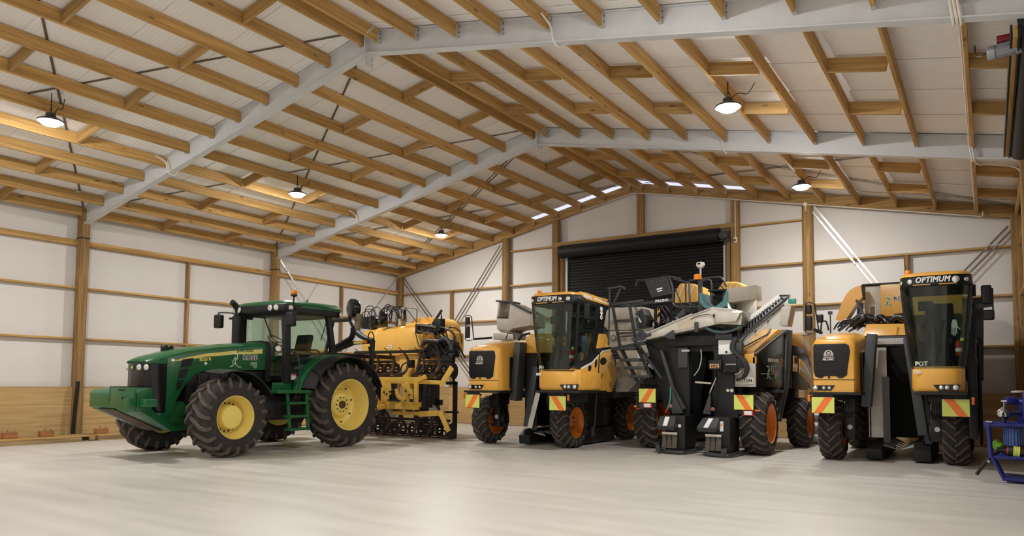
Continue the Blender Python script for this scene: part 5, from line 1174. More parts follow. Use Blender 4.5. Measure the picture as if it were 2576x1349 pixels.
# right machine
h2 = harvester('grape_harvester', 'yellow straddle harvester numbered 750 with a curved chute, standing nearest the right wall', 15.40, 0.72, 17.39, 5.4, 5.1, 0.045, '750',
    [(15.62, 6.15), (17.60, 6.35), (15.65, 9.2), (17.6, 9.2)], 6.2,
    dict(hwT=0.505, hwB=0.375, bulge=0.0, ts=0.13, tw=0.98, lights=((-0.97,0.03),(-0.71,0.04),(0.60,0.055),(0.88,0.035)), chev=((15.40,15.78,5.3,1),(17.44,17.83,5.3,-1))))
obj('tank_panel', MB().box(15.97,16.28,7.85,8.6,2.66,3.45), M['greysheet'], h2, bev=0.01)
obj('inspection_window', MB().box(16.06,16.19,7.838,7.852,2.80,3.06), M['lettwhite'], h2, bev=0.004)
obj('window_pane', MB().box(16.08,16.17,7.832,7.84,2.84,3.02), M['strap'], h2)
obj('storage_tank', MB().box(16.28,17.7,7.8,8.7,2.80,3.47), M['pyellow'], h2, bev=0.012)
obj('tank_lid', MB().box(15.95,17.72,7.78,8.72,3.46,3.49), M['black'], h2)
leaf_logo((16.34,7.795,3.0), (1,0,0), (0,0,1), 0.20, h2)
rose_ag((16.52,7.795,3.04), (1,0,0), (0,0,1), 0.26, h2)
obj('curved_chute', MB().loft([[(x-w*sin(a),7.3,z+w*cos(a)),(x-w*sin(a),7.7,z+w*cos(a)),(x+w*sin(a),7.7,z-w*cos(a)),(x+w*sin(a),7.3,z-w*cos(a))] for x, z, a, w in ((15.58,2.70,1.15,0.085),(15.63,2.80,1.15,0.10),(15.68,2.90,1.13,0.112),(15.72,2.99,1.05,0.122),(15.77,3.08,0.93,0.13),(15.82,3.16,0.76,0.136),(15.87,3.215,0.55,0.138),(15.93,3.255,0.33,0.134),(16.0,3.28,0.1,0.125))]), M['pyellow'], h2, ang=50)
obj('chute_mouth', MB().box(15.99,16.02,7.32,7.68,3.14,3.42), M['black'], h2)
obj('chute_leg', MB().tube([(15.92,7.35,2.6),(15.93,7.35,2.95),(15.98,7.35,3.02),(16.0,7.35,2.6)], 0.03, 8, smooth=4).bar((15.55,7.3,2.5),(16.0,7.3,2.85),0.04,0.06).bar((15.9,7.3,3.12),(16.1,7.3,2.6),0.03,0.05), M['grey'], h2)
random.seed(5)
mb = MB()
for i in range(14):
    x = 15.5+random.random()*0.5; z = 2.5+random.random()*0.12
    mb.tube([(x,7.0,z-0.05),(x+0.1,7.0,z+0.1*random.random()),(x+0.3,7.0,z+0.06),(x+0.4,7.0,z-0.06)], 0.016, 6, smooth=3)
obj('hose_tangle', mb, M['hose'], h2, kind='stuff')
mb = MB().tube([(15.85,7.0,2.55),(16.0,7.0,2.68),(16.15,7.0,2.74),(16.28,7.0,2.68),(16.38,7.0,2.72),(16.5,7.0,2.6),(16.62,7.0,2.72),(16.85,7.0,2.66)], [0.06,0.075,0.06,0.08,0.06,0.085,0.06,0.085], 12, smooth=5)
obj('wrapped_pipe', mb, M['blackgloss'], h2)
obj('upright_lever', MB().bar((15.52,6.6,2.4),(15.52,6.6,2.82),0.02,0.03).box(15.48,15.56,6.58,6.62,2.78,2.84), M['grey'], h2)
obj('tow_handle', MB().tube([(15.38,6.4,2.45),(15.4,6.4,2.62),(15.48,6.4,2.62),(15.52,6.4,2.45)], 0.016, 6, smooth=3).bar((15.25,6.4,2.48),(15.4,6.4,2.40),0.08,0.06), M['black'], h2)
mirror_pair(15.28, 5.8, 2.36, 2.94, h2, 5.9, 15.46)
obj('round_mirror', MB().box(15.42,15.53,5.78,5.86,2.56,2.72), M['black'], h2, bev=0.03, seg=3)
m1 = obj('mirror', MB().box(18.03,18.18,5.4,5.47,2.74,3.05), M['black'], h2, bev=0.035, seg=3)
obj('small_mirror', MB().box(18.05,18.21,5.4,5.47,2.47,2.64), M['black'], m1, bev=0.03, seg=3)
obj('mirror_arm', MB().bar((17.9,5.5,2.70),(18.18,5.47,2.74),0.03,0.09).tube([(18.19,5.47,3.0),(18.19,5.47,2.5)], 0.012, 6), M['black'], m1)
obj('rear_hopper', MB().loft([[(15.9,8.75,1.5),(18.0,8.75,1.5),(18.0,10.3,1.5),(15.9,10.3,1.5)],[(15.85,8.75,3.2),(18.05,8.75,3.2),(18.05,10.45,3.2),(15.85,10.45,3.2)]]), M['black'], h2, bev=0.03)
obj('side_gear', MB().box(17.93,18.02,5.6,5.9,2.2,2.55).box(17.9,17.96,5.5,5.7,2.9,3.08).tube([(17.88,5.5,1.9),(17.96,5.5,1.8),(17.9,5.5,1.7)],0.01,6,smooth=4), M['black'], h2, bev=0.01)
obj('side_plate', MB().box(17.80,17.93,5.7,8.8,0.5,2.3), M['black'], h2, bev=0.02)
obj('rear_shield', MB().box(17.94,17.98,7.2,9.0,0.3,2.2), M['black'], h2, bev=0.01)
obj('under_frame', MB().box(15.45,16.05,6.0,9.4,1.1,1.22).box(17.2,17.8,6.0,9.4,1.1,1.22), M['black'], h2, bev=0.01)

# loose items kept in the two cabs
def extinguisher(x, y, z, label):
    e = thing('fire_extinguisher', label, 'extinguisher', (x, y, z))
    obj('cylinder', MB().lathe([(0.045,0),(0.05,0.01),(0.05,0.2),(0.035,0.235),(0.018,0.25)], (x,y,z), (0,0,1), 18), M['red'], e)
    obj('valve', MB().lathe([(0.016,0.245),(0.016,0.28)], (x,y,z), (0,0,1), 10).bar((x-0.02,y,z+0.285),(x+0.05,y,z+0.295),0.02,0.012), M['black'], e)
    obj('label_band', MB().lathe([(0.0508,0.06),(0.0508,0.12)], (x,y,z), (0,0,1), 18, cap=False), M['lettwhite'], e)
    obj('tag', MB().box(x+0.02,x+0.075,y-0.03,y-0.027,z+0.24,z+0.29), M['lime'], e)
    obj('bracket', MB().box(x-0.03,x+0.03,y+0.045,y+0.06,z-0.02,z+0.22).box(x-0.05,x+0.05,y-0.03,y+0.06,z-0.02,z-0.002), M['black'], e)
extinguisher(10.95, 4.36, 1.84, 'red fire extinguisher low in the left harvester cab, in front of the blue cloth')
extinguisher(17.70, 5.42, 1.90, 'red fire extinguisher hanging right below the white glove in the cab near the right wall')
g = obj('work_glove', MB().loft([[(17.60+x,5.44,2.32+z),(17.69+x2,5.44,2.32+z),(17.69+x2,5.46,2.32+z),(17.60+x,5.46,2.32+z)] for x,x2,z in ((0.02,-0.02,0.18),(0.0,0.0,0.1),(0.0,0.0,0.04))]).box(17.60,17.615,5.44,5.455,2.25,2.36).box(17.623,17.638,5.44,5.455,2.23,2.36).box(17.645,17.66,5.44,5.455,2.23,2.36).box(17.668,17.683,5.44,5.455,2.26,2.36).bar((17.69,5.45,2.38),(17.725,5.45,2.33),0.016,0.014), M['lettwhite'])
tag(g, 'white work glove hanging in the cab above the red extinguisher', 'glove')
cl = obj('blue_cloth', MB().loft([[(11.06,4.62+a,z),(11.06,4.76+b,z),(11.075,4.76+b,z),(11.08,4.69,z),(11.075,4.62+a,z)] for z,a,b in ((2.38,0.03,-0.02),(2.3,0.0,0.0),(2.15,-0.01,0.01),(2.02,0.01,0.0))]), M['bluelt'])
tag(cl, 'blue cloth hanging behind the side window of the 890 cab', 'cloth')
# ------------------------------------------------------------------ selective harvester seen from its rear, in the middle
sv = thing('rear_facing_harvester', 'dark harvester seen from behind with boarding ladder, stainless chute and conveyor, plate KHT594', 'harvester', (13.1, 7.4, 0))
def SX(y): return 14.32 + 0.095*(y-5.6)
for (x, y, r, w, rr, lugs) in ((14.25,6.12,0.63,0.5,0.39,17),(11.92,6.35,0.63,0.5,0.39,17),(14.52,8.62,0.555,0.42,0.34,16),(12.1,8.8,0.555,0.42,0.34,16)):
    t = tyre((x,y,r-0.01), r, w, rr-0.005, sv, lugs=lugs, lug_h=0.045, lug_w=0.055, skew=0.9)
    rim((x,y,r-0.01), [(0.06,-0.1),(rr-0.06,-0.18),(rr-0.04,-0.1),(rr-0.04,0.06),(rr-0.01,w/2-0.05),(rr+0.0,w/2-0.02),(rr+0.01,w/2-0.01),(rr-0.012,w/2-0.005),(rr-0.05,w/2-0.08),(rr-0.09,w/2-0.12),(0.2,w/2-0.14),(0.1,w/2-0.12),(0,w/2-0.11)], 'orangerim', t, 1)
obj('chassis', MB().box(11.75,12.35,6.0,9.2,1.05,1.4).box(13.9,14.3,6.2,9.2,1.1,1.35).box(12.0,14.3,6.8,7.1,1.9,2.3).box(12.3,14.2,8.9,9.2,0.6,2.3), M['black'], sv, bev=0.02)
for bx in ((11.8,12.05,6.2,6.5,0.9,2.0),(14.05,14.2,6.5,6.8,0.7,1.4),(14.3,14.45,8.4,8.8,0.7,1.4)):
    obj('frame_leg', MB().box(*bx), M['black'], sv, bev=0.02)
# picking head: the two black walls of the tunnel and what hangs on them
obj('head_wall', MB().prism([(12.05,2.32),(13.0,2.40),(13.02,1.50),(13.02,0.74),(12.71,0.74),(12.66,1.36),(12.46,2.06)], 'y', 5.55, 5.75), M['black'], sv, bev=0.012)
obj('head_wall', MB().prism([(13.45,2.52),(14.0,2.40),(13.98,1.95),(13.92,1.40),(14.02,0.74),(13.55,0.74),(13.5,1.2),(13.62,1.5)], 'y', 5.5, 5.72), M['black'], sv, bev=0.012)
obj('tunnel_lining', MB().box(12.98,13.02,5.7,8.9,0.25,2.3).box(13.48,13.52,5.7,8.9,0.25,2.3).box(12.6,13.9,8.3,8.4,0.2,2.4).box(12.7,13.98,5.62,5.72,2.05,2.45), M['black'], sv)
obj('outer_cover', MB().prism([(11.98,2.30),(12.44,2.10),(12.70,1.34),(12.71,0.78),(12.40,0.9),(12.30,1.3)], 'y', 5.75, 6.0), M['black'], sv)
obj('guide_plate', MB().prism([(12.44,2.08),(12.50,2.08),(12.74,1.32),(12.98,0.90),(12.90,0.86),(12.68,1.28)], 'y', 5.42, 5.50), M['grey'], sv, bev=0.006)
obj('guide_plate', MB().prism([(12.73,1.26),(12.95,0.80),(12.71,0.79)], 'y', 5.36, 5.42), M['grey'], sv, bev=0.006)
obj('guide_plate', MB().prism([(13.51,1.24),(13.52,0.79),(13.36,0.81)], 'y', 5.34, 5.42), M['grey'], sv, bev=0.006)
obj('guide_rod', MB().tube([(13.50,5.36,1.22),(13.62,5.4,1.52)], 0.012, 6).tube([(13.21,5.36,1.425),(13.53,5.36,1.405)], 0.02, 8), M['stainless'], sv)
obj('head_panel', MB().box(12.80,13.0,5.5,5.54,1.72,2.12), M['grey'], sv, bev=0.006)
obj('maker_plate', MB().box(12.885,13.05,5.485,5.50,2.045,2.085), M['lgrey'], sv)
obj('oval_badge', MB().lathe([(0.045,0),(0.045,0.006)], (13.40,5.48,2.24), (0,-1,0), 16), M['lettwhite'], sv)
obj('head_beam', MB().box(12.55,14.0,5.46,5.54,2.16,2.36), M['black'], sv, bev=0.015)
obj('inner_hose', MB().tube([(13.28,5.5,2.08),(13.29,5.5,1.9),(13.24,5.5,1.7),(13.14,5.5,1.56)], 0.012, 6, smooth=4), M['lgrey'], sv)
obj('feed_hose', MB().tube([(12.66,5.44,1.34),(12.67,5.42,1.15),(12.65,5.4,0.98),(12.60,5.4,0.86)], 0.014, 6, smooth=4), M['teal'], sv)
obj('hose_end', MB().tube([(12.61,5.4,0.88),(12.57,5.4,0.80)], 0.022, 8), M['red'], sv)
for x, z in ((12.69,0.94),(13.56,0.90)):
    obj('emergency_stop', MB().lathe([(0.036,0),(0.036,0.012)], (x,5.36,z), (0,-1,0), 14), M['lgrey'], sv)
    obj('stop_button', MB().lathe([(0.024,0),(0.026,0.02),(0.015,0.03)], (x,5.35,z), (0,-1,0), 14), M['red'], sv)
# feet of the picking head
for dx, dy, sx, nm in ((12.72,5.06,0.0,0),(13.62,5.0,-0.07,1)):
    ft = obj('foot_block', MB().box(dx-0.08,dx+0.34,dy+0.12,dy+0.75,0.08,0.76), M['black'], sv, bev=0.02)
    obj('foot_hood', MB().loft([[(dx-0.17+sx,dy+0.0,0.47),(dx+0.17+sx,dy-0.02,0.47),(dx+0.19,dy+0.3,0.5),(dx-0.16,dy+0.3,0.5)],[(dx-0.19+sx,dy-0.04,0.55),(dx+0.18+sx*0.6,dy-0.06,0.55),(dx+0.19,dy+0.3,0.55),(dx-0.16,dy+0.3,0.55)],[(dx-0.15,dy+0.02,0.74),(dx+0.17,dy+0.02,0.74),(dx+0.18,dy+0.3,0.75),(dx-0.15,dy+0.3,0.75)]]), M['grey'], ft, bev=0.015)
    obj('hood_sticker', MB().loft([[(dx-0.06+sx*0.8,dy-0.052,0.56),(dx+0.03+sx*0.8,dy-0.056,0.56),(dx+0.03+sx*0.8,dy-0.05,0.56),(dx-0.06+sx*0.8,dy-0.046,0.56)],[(dx-0.03,dy+0.012,0.738),(dx+0.06,dy+0.012,0.738),(dx+0.06,dy+0.018,0.738),(dx-0.03,dy+0.018,0.738)]]), M['lettwhite'], ft)
    fl = obj('rubber_flap', MB().loft([[(dx-0.12,dy+0.02,0.12),(dx+0.20,dy+0.02,0.12),(dx+0.20,dy+0.05,0.12),(dx-0.12,dy+0.05,0.12)],[(dx-0.10,dy+0.06,0.40),(dx+0.19,dy+0.06,0.40),(dx+0.19,dy+0.09,0.40),(dx-0.10,dy+0.09,0.40)]]), M['dust'], ft, bev=0.006)
    obj('flap_clamp', MB().box(dx-0.11,dx+0.20,dy+0.03,dy+0.08,0.385,0.43), M['stainless'], ft, bev=0.006)
    obj('flap_slits', MB().box(dx-0.01,dx-0.004,dy+0.015,dy+0.05,0.14,0.38).box(dx+0.085,dx+0.091,dy+0.015,dy+0.05,0.14,0.38), M['black'], ft, kind='stuff')
    obj('skid', MB().tube([(dx-0.16,dy+0.1,0.05),(dx+0.2,dy+0.0,0.04),(dx+0.36,dy+0.1,0.05),(dx+0.4,dy+0.9,0.06)], 0.035, 8, smooth=3), M['grey'], ft)
    obj('skid_plate', MB().prism([(dx-0.22,0.2),(dx-0.14,0.17),(dx-0.12,0.0),(dx-0.16,0.0),(dx-0.22,0.08)] if nm == 0 else [(dx+0.22,0.17),(dx+0.33,0.19),(dx+0.31,0.04),(dx+0.26,0.0),(dx+0.2,0.02)], 'y', dy-0.04, dy+0.0), M['grey'], ft, bev=0.006)
obj('foot_link', MB().tube([(13.08,5.7,0.12),(13.3,5.75,0.22),(13.5,5.75,0.3)], 0.03, 8), M['grey'], sv)
obj('warning_label', MB().box(13.775,13.84,5.105,5.115,0.49,0.68), M['lettwhite'], sv)
obj('warning_triangle', MB().prism([(13.785,0.60),(13.83,0.60),(13.807,0.65)], 'y', 5.10, 5.106), M['amber'], sv)
obj('round_label', MB().lathe([(0.035,0),(0.035,0.004)], (12.95,5.17,0.56), (0,-1,0), 12), M['lettwhite'], sv)
# number plate panel, lights, chevrons
obj('rear_panel', MB().box(13.86,14.325,5.6,5.66,1.34,1.80), M['lgrey'], sv, bev=0.006)
npl = obj('number_plate', MB().box(13.95,14.285,5.585,5.60,1.405,1.52), M['plate'], sv, bev=0.006)
text('KHT594', 0.105, (14.118,5.583,1.427), (1,0,0), (0,0,1), M['lettblack'], sv, align='CENTER', sx=0.82, off=0.0015)
obj('corner_block', MB().box(14.1,14.33,5.62,6.2,1.80,1.99), M['pyellow'], sv, bev=0.01)
for (x0, x1, y, z0, z1, ln, lx, cx_) in ((11.945,12.315,5.5,1.0,1.285,1,12.13,12.0),(13.935,14.305,5.5,0.90,1.185,-1,14.2,14.05)):
    b = chevron(x0, x1, y, z0, z1, ln, sv)
    lb = obj('tail_lamp', MB().box(lx-0.095,lx+0.105,y-0.01,y+0.05,z0-0.115,z0-0.015), M['red'], sv, bev=0.008)
    obj('tail_lens', MB().box(lx-0.07,lx+0.075,y-0.016,y-0.008,z0-0.10,z0-0.025), M['lettwhite'], lb, bev=0.004)
    obj('lamp_bracket', MB().box(x0,x1,y+0.02,y+0.06,z0-0.09,z0-0.0), M['black'], sv)
obj('lamp_pod', MB().lathe([(0.06,0),(0.06,0.04),(0.04,0.05)], (12.0,5.52,0.92), (0,-1,0), 16), M['grey'], sv)
obj('reflector', MB().box(11.87,12.0,5.5,5.52,0.855,0.875), M['red'], sv)
obj('side_marker', MB().box(11.83,11.89,5.5,5.53,0.895,0.93), M['orange'], sv)
obj('side_marker', MB().box(14.33,14.43,5.5,5.53,0.875,0.905), M['orange'], sv, bev=0.004)
obj('tow_pins', MB().lathe([(0.03,0),(0.03,0.06)], (13.83,5.5,1.27), (0,-1,0), 12).lathe([(0.035,0),(0.035,0.03)], (13.9,5.5,1.27), (0,-1,0), 12), M['stainless'], sv, kind='stuff')
# steering motor with its label, valve box, hoses
hb = obj('pump_block', MB().box(13.52,13.78,5.22,5.5,1.67,1.86).box(13.78,14.05,5.28,5.5,1.62,1.96).box(14.05,14.2,5.26,5.46,1.7,1.9), M['black'], sv, bev=0.025)
obj('maker_label', MB().box(13.555,13.735,5.212,5.222,1.70,1.785), mat('tan_label', rgb(214,164,110), 0.5), hb)
text('HCL', 0.075, (13.645,5.210,1.715), (1,0,0), (0,0,1), M['lettblack'], sv, align='CENTER', off=0.003, shear=0.25)
obj('cylinder_rod', MB().tube([(13.86,5.24,1.775),(14.06,5.24,1.775)], 0.016, 8), M['chrome'], sv)
obj('valve_box', MB().box(13.66,13.94,5.42,5.56,1.975,2.26), M['lettwhite'], sv, bev=0.008)
obj('box_latch', MB().lathe([(0.022,0),(0.022,0.006)], (13.82,5.416,2.02), (0,-1,0), 12).box(13.65,13.665,5.41,5.43,2.06,2.1), M['black'], sv)
mb = MB()
for i in range(5):
    o = 0.018*i
    mb.tube([(13.98+o,5.36,2.30),(13.93+o,5.30,2.1),(14.02+o,5.28,1.98),(14.16+o,5.26,1.86),(14.22+o,5.26,1.68),(14.16+o*0.6,5.28,1.52),(14.04,5.32,1.46+o*0.5)], 0.018, 6, smooth=4)
obj('hose_bundle', mb, M['hose'], sv, kind='stuff')
obj('guard_hoop', MB().tube([(14.02,5.3,1.58),(14.1,5.28,1.6),(14.15,5.28,1.66)], 0.014, 6, smooth=3), M['chrome'], sv)
obj('conveyor_motor', MB().box(13.98,14.14,5.34,5.52,1.98,2.2), M['grey'], sv, bev=0.02)
# stainless chute, funnel, sorting bin
ch = obj('stainless_chute', MB().prism([(12.18,2.42),(13.19,2.78),(13.59,2.91),(14.0,2.85),(14.18,2.79),(14.14,2.53),(13.71,2.57),(12.18,2.30)], 'y', 5.3, 5.85), M['stainless'], sv, bev=0.008)
obj('chute_edge', MB().bar((12.2,5.29,2.425),(13.18,5.29,2.785),0.02,0.03).bar((13.19,5.29,2.765),(13.56,5.29,2.88),0.02,0.02), M['lgrey'], ch)
obj('wrapped_tape', MB().prism([(12.87,2.625),(13.25,2.74),(13.25,2.535),(12.87,2.46)], 'y', 5.288, 5.302), mat('crumpled_tape', rgb(196,184,160), 0.3, 0.2, bump=0.8, bscale=30), ch)
obj('chute_snout', MB().loft([[(13.62,5.28,2.6),(14.02,5.28,2.6),(14.02,5.28,2.84),(13.62,5.28,2.88)],[(13.7,5.2,2.58),(14.08,5.2,2.6),(14.16,5.2,2.76),(13.8,5.2,2.8)]]), M['stainless'], ch, bev=0.008)
obj('shaft_bearing', MB().lathe([(0.05,0),(0.05,0.02),(0.03,0.03),(0.03,0.05)], (13.65,5.295,2.73), (0,-1,0), 14), M['grey'], ch)
obj('snout_lip', MB().box(14.0,14.19,5.19,5.3,2.755,2.80), M['lettwhite'], ch, bev=0.008)
obj('speed_cable', MB().tube([(13.64,5.26,2.72),(13.5,5.27,2.76),(13.3,5.28,2.74),(13.15,5.28,2.68)], 0.007, 5, smooth=4), M['hose'], ch)
obj('chute_bracket', MB().box(13.24,13.31,5.24,5.28,2.42,2.62), M['grey'], sv)
obj('chute_gusset', MB().prism([(12.6,2.36),(12.8,2.48),(12.84,2.3),(12.7,2.3)], 'y', 5.24, 5.27), M['grey'], sv)
obj('chute_gusset', MB().prism([(12.76,2.72),(12.98,2.92),(12.98,2.78)], 'y', 5.36, 5.4), M['grey'], sv)
obj('swivel_link', MB().lathe([(0.045,-0.02),(0.10,-0.02),(0.10,0.02),(0.045,0.02)], (12.10,5.28,2.38), (0,-1,0.2), 16, cap=False).bar((11.9,5.3,2.3),(12.3,5.3,2.42),0.04,0.09), M['grey'], sv)
obj('teal_funnel', MB().prism([(13.33,3.22),(13.35,3.06),(13.45,2.95),(13.62,2.93),(13.76,3.03),(13.83,3.22),(13.86,3.22),(13.86,2.92),(13.6,2.87),(13.40,2.90),(13.29,3.03),(13.29,3.2)], 'y', 5.4, 5.95), M['tealdark'], sv, bev=0.006)
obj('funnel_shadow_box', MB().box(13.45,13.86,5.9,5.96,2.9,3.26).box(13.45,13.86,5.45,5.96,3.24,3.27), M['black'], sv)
obj('sorting_bin', MB().loft([[(13.84,5.42,z0),(14.26,6.0,z1),(14.26,6.4,z1),(13.6,6.4,z0),(13.6,5.9,z0)] for z0, z1 in ((2.99,3.10),(3.27,3.38))]), M['stainless'], sv, bev=0.006)
obj('bin_leg', MB().prism([(13.80,3.0),(14.25,3.12),(14.26,2.76),(14.02,2.72),(13.90,2.84)], 'y', 6.02, 6.06), M['stainless'], sv, bev=0.004)
obj('bin_gusset', MB().prism([(13.86,3.0),(13.98,2.78),(13.86,2.8)], 'y', 5.4, 5.42), M['lettwhite'], sv)
obj('catch_tray', MB().loft([[(x,5.3,z),(x,5.75,z+0.04),(x,5.75,z+0.06),(x,5.3,z+0.02)] for x, z in ((13.46,2.50),(13.58,2.43),(13.75,2.40),(13.95,2.42),(14.14,2.50))]), M['tealdark'], sv)
obj('tray_rim', MB().tube([(13.44,5.29,2.50),(13.58,5.28,2.42),(13.75,5.28,2.39),(13.95,5.28,2.41),(14.16,5.28,2.49)], 0.018, 6, smooth=3), M['grey'], sv)
obj('tray_support', MB().box(13.62,13.95,5.35,5.6,2.27,2.38), M['grey'], sv, bev=0.01)
# inclined conveyor, leaning toward the camera side
cv = obj('conveyor', MB().loft([[(14.02,5.5,2.26),(14.16,5.5,2.14),(14.12,5.56,2.14),(13.98,5.56,2.26)],[(14.86,5.5,2.99),(14.97,5.5,2.90),(14.94,5.56,2.90),(14.83,5.56,2.99)]]), M['greysheet'], sv, bev=0.004)
obj('belt', MB().add([(14.07,5.52,2.30),(14.94,5.52,3.02),(14.80,5.84,3.10),(14.02,5.84,2.52),(14.07,5.54,2.27),(14.94,5.54,2.99),(14.80,5.86,3.07),(14.02,5.86,2.49)], [(0,1,2,3),(7,6,5,4),(0,4,5,1),(1,5,6,2),(2,6,7,3),(3,7,4,0)]), M['black'], cv, smooth=False)
mb = MB()
for k in range(15):
    t = (k+0.5)/15
    a = Vector((14.07,5.51,2.31)).lerp(Vector((14.94,5.51,3.03)), t); b = Vector((14.02,5.82,2.53)).lerp(Vector((14.80,5.82,3.11)), t)
    mb.bar(a, b, 0.02, 0.03)
obj('belt_cleats', mb, M['grey'], cv, kind='stuff')
obj('conveyor_guard', MB().bar((14.02,5.86,2.60),(14.74,5.86,3.12),0.015,0.08), M['lettwhite'], cv)
obj('conveyor_edge', MB().tube([(14.04,5.49,2.28),(14.96,5.49,3.03)], 0.022, 8).tube([(14.74,5.86,3.12),(14.98,5.6,3.08),(14.97,5.5,3.03)], 0.018, 8).tube([(14.1,5.47,2.22),(14.2,5.46,2.34),(14.5,5.46,2.58),(14.9,5.47,2.9)], 0.016, 6, smooth=3), M['grey'], cv)
mb = MB()
for x, z in ((14.2,2.3),(14.45,2.5),(14.7,2.72),(14.3,2.42),(14.55,2.64)): mb.lathe([(0.02,0),(0.02,0.015)], (x,5.5,z), (0,-1,0), 8)
for x, z in ((14.38,2.44),(14.62,2.62)): mb.tube([(x,5.48,z),(x-0.03,5.46,z-0.05),(x-0.01,5.46,z-0.1)], 0.008, 5, smooth=3)
obj('conveyor_fittings', mb, M['chrome'], cv, kind='stuff')
obj('discharge_hood', MB().loft([[(14.80,5.5,2.52),(14.95,5.5,2.50),(14.95,5.9,2.50),(14.80,5.9,2.52)],[(14.86,5.45,2.86),(15.03,5.5,2.88),(15.03,5.9,2.88),(14.86,5.9,2.86)]]), M['greysheet'], cv, bev=0.008)
obj('teal_box', MB().box(14.76,14.90,6.45,6.55,3.02,3.12), M['teal'], cv, bev=0.01)
# body on the right, standing a little skew
def side_prism(poly, d0, d1):
    n = len(poly); a = [(SX(y)+d0, y, z) for y, z in poly]; b = [(SX(y)+d1, y, z) for y, z in poly]
    return MB().add(a+b, [tuple(range(n))[::-1], tuple(range(n,2*n))]+[(i,(i+1)%n,n+(i+1)%n,n+i) for i in range(n)])
obj('side_door', side_prism([(5.62,1.35),(5.62,1.93),(5.72,1.97),(7.38,2.50),(7.42,1.32)], -0.06, 0.0), M['blackgloss'], sv, bev=0.012)
obj('door_rail', MB().bar((SX(5.6)+0.0,5.6,1.96),(SX(7.38)+0.0,7.38,2.53),0.05,0.06), M['grey'], sv, bev=0.012)
obj('engine_deck', side_prism([(5.7,1.9),(5.7,2.06),(7.1,2.56),(7.4,2.56),(7.4,2.2)], -0.62, -0.05), M['pyellow'], sv, bev=0.01)
obj('deck_guard', MB().tube([(14.05,5.6,2.1),(14.3,6.6,2.42),(14.3,6.9,2.55)], 0.02, 8), M['black'], sv)
obj('side_beam', side_prism([(7.42,2.57),(7.78,2.57),(7.50,1.33),(7.2,0.95),(6.98,0.62),(6.86,0.68),(7.02,1.0),(7.26,1.33)], -0.10, 0.03), M['grey'], sv, bev=0.012)
obj('rear_hood', side_prism([(7.8,1.30),(7.8,2.50),(8.38,2.52),(8.75,2.44),(9.03,2.32),(9.2,1.97),(9.26,1.33),(8.86,1.26)], -0.75, -0.01), M['blackgloss'], sv, bev=0.04)
obj('hood_top_panel', side_prism([(7.82,2.26),(7.82,2.51),(8.38,2.53),(8.75,2.45),(9.03,2.33),(9.2,2.0),(9.21,1.8),(9.0,2.05),(8.7,2.2)], -0.76, 0.0), M['pyellow'], sv, bev=0.012)
obj('trim_panel', side_prism([(7.90,2.03),(8.14,2.01),(8.13,1.67),(7.86,1.68)], -0.02, 0.012), M['pyellow'], sv, bev=0.012)
obj('trim_panel', side_prism([(8.29,1.98),(8.7,1.88),(9.1,1.62),(9.2,1.33),(9.16,1.30),(9.0,1.40),(8.28,1.64)], -0.02, 0.012), M['pyellow'], sv, bev=0.012)
obj('trim_line', side_prism([(7.88,1.84),(8.13,1.83),(8.13,1.76),(7.88,1.77)], 0.008, 0.016), M['lettwhite'], sv)
obj('trim_line', side_prism([(8.29,1.80),(8.75,1.70),(9.12,1.50),(9.14,1.43),(8.75,1.62),(8.29,1.72)], 0.008, 0.016), M['lettwhite'], sv)
obj('trim_opening', side_prism([(7.92,2.01),(8.12,1.99),(8.12,1.86),(7.91,1.87)], 0.008, 0.016), M['black'], sv)
rs = (0.095, 1, 0)
text('SELECTIV\' PROCESS', 0.10, (SX(6.30)+0.004, 6.30, 1.85), rs, (0,0,1), M['lettwhite'], sv, sx=0.70)
text('2', 0.22, (SX(7.08)+0.004, 7.08, 1.78), rs, (0,0,1), M['orange'], sv, off=0.004)
leaf_logo((SX(6.2)+0.003, 6.22, 1.51), rs, (0,0,1), 0.26, sv)
rose_ag((SX(6.5)+0.003, 6.50, 1.555), rs, (0,0,1), 0.36, sv)
obj('door_trim', MB().bar((SX(5.9)+0.006,5.9,1.60),(SX(7.05)+0.006,7.05,1.615),0.006,0.014), M['lgrey'], sv)
obj('side_step', MB().box(14.25,14.5,6.7,7.1,1.22,1.28).box(14.3,14.46,6.85,7.0,1.28,1.36), M['grey'], sv, bev=0.008)
obj('hood_vent_stub', MB().box(14.35,14.42,8.0,8.3,2.55,2.6).box(14.1,14.7,8.6,9.0,2.52,2.6), M['lgrey'], sv, bev=0.01)
# platform, railings, mesh seat back
obj('platform_beam', MB().bar((11.2,6.2,3.13),(12.45,6.2,3.20),0.06,0.07), M['grey'], sv, bev=0.006)
text('PELLENC', 0.075, (12.05,6.155,3.165), (1,0,0.05), (0,0,1), M['lettwhite'], sv, off=0.003)
mb = MB().prism([(11.80,3.66),(12.32,3.70),(12.42,3.34),(11.95,3.28)], 'y', 6.19, 6.20)
msh = obj('mesh_back', mb, M['grey'], sv)
mb = MB()
for i in range(11):
    for j in range(9):
        u = 0.06+0.88*(i+(0.5 if j%2 else 0))/11; v = 0.08+0.84*j/8
        x0 = 11.80+0.15*(1-v); x1 = 12.32+0.10*(1-v); x = x0+(x1-x0)*u; z = (3.28+0.38*v)*(1-u)+(3.34+0.36*v)*u
        mb.lathe([(0.011,0),(0.011,0.003)], (x,6.19,z), (0,-1,0), 6)
obj('mesh_holes', mb, M['black'], msh, kind='stuff')
obj('mesh_sticker', MB().prism([(12.07,3.47),(12.2,3.49),(12.2,3.455),(12.07,3.44)], 'y', 6.184, 6.188).prism([(12.09,3.42),(12.2,3.44),(12.2,3.41),(12.09,3.395)], 'y', 6.184, 6.188), M['lettwhite'], msh)
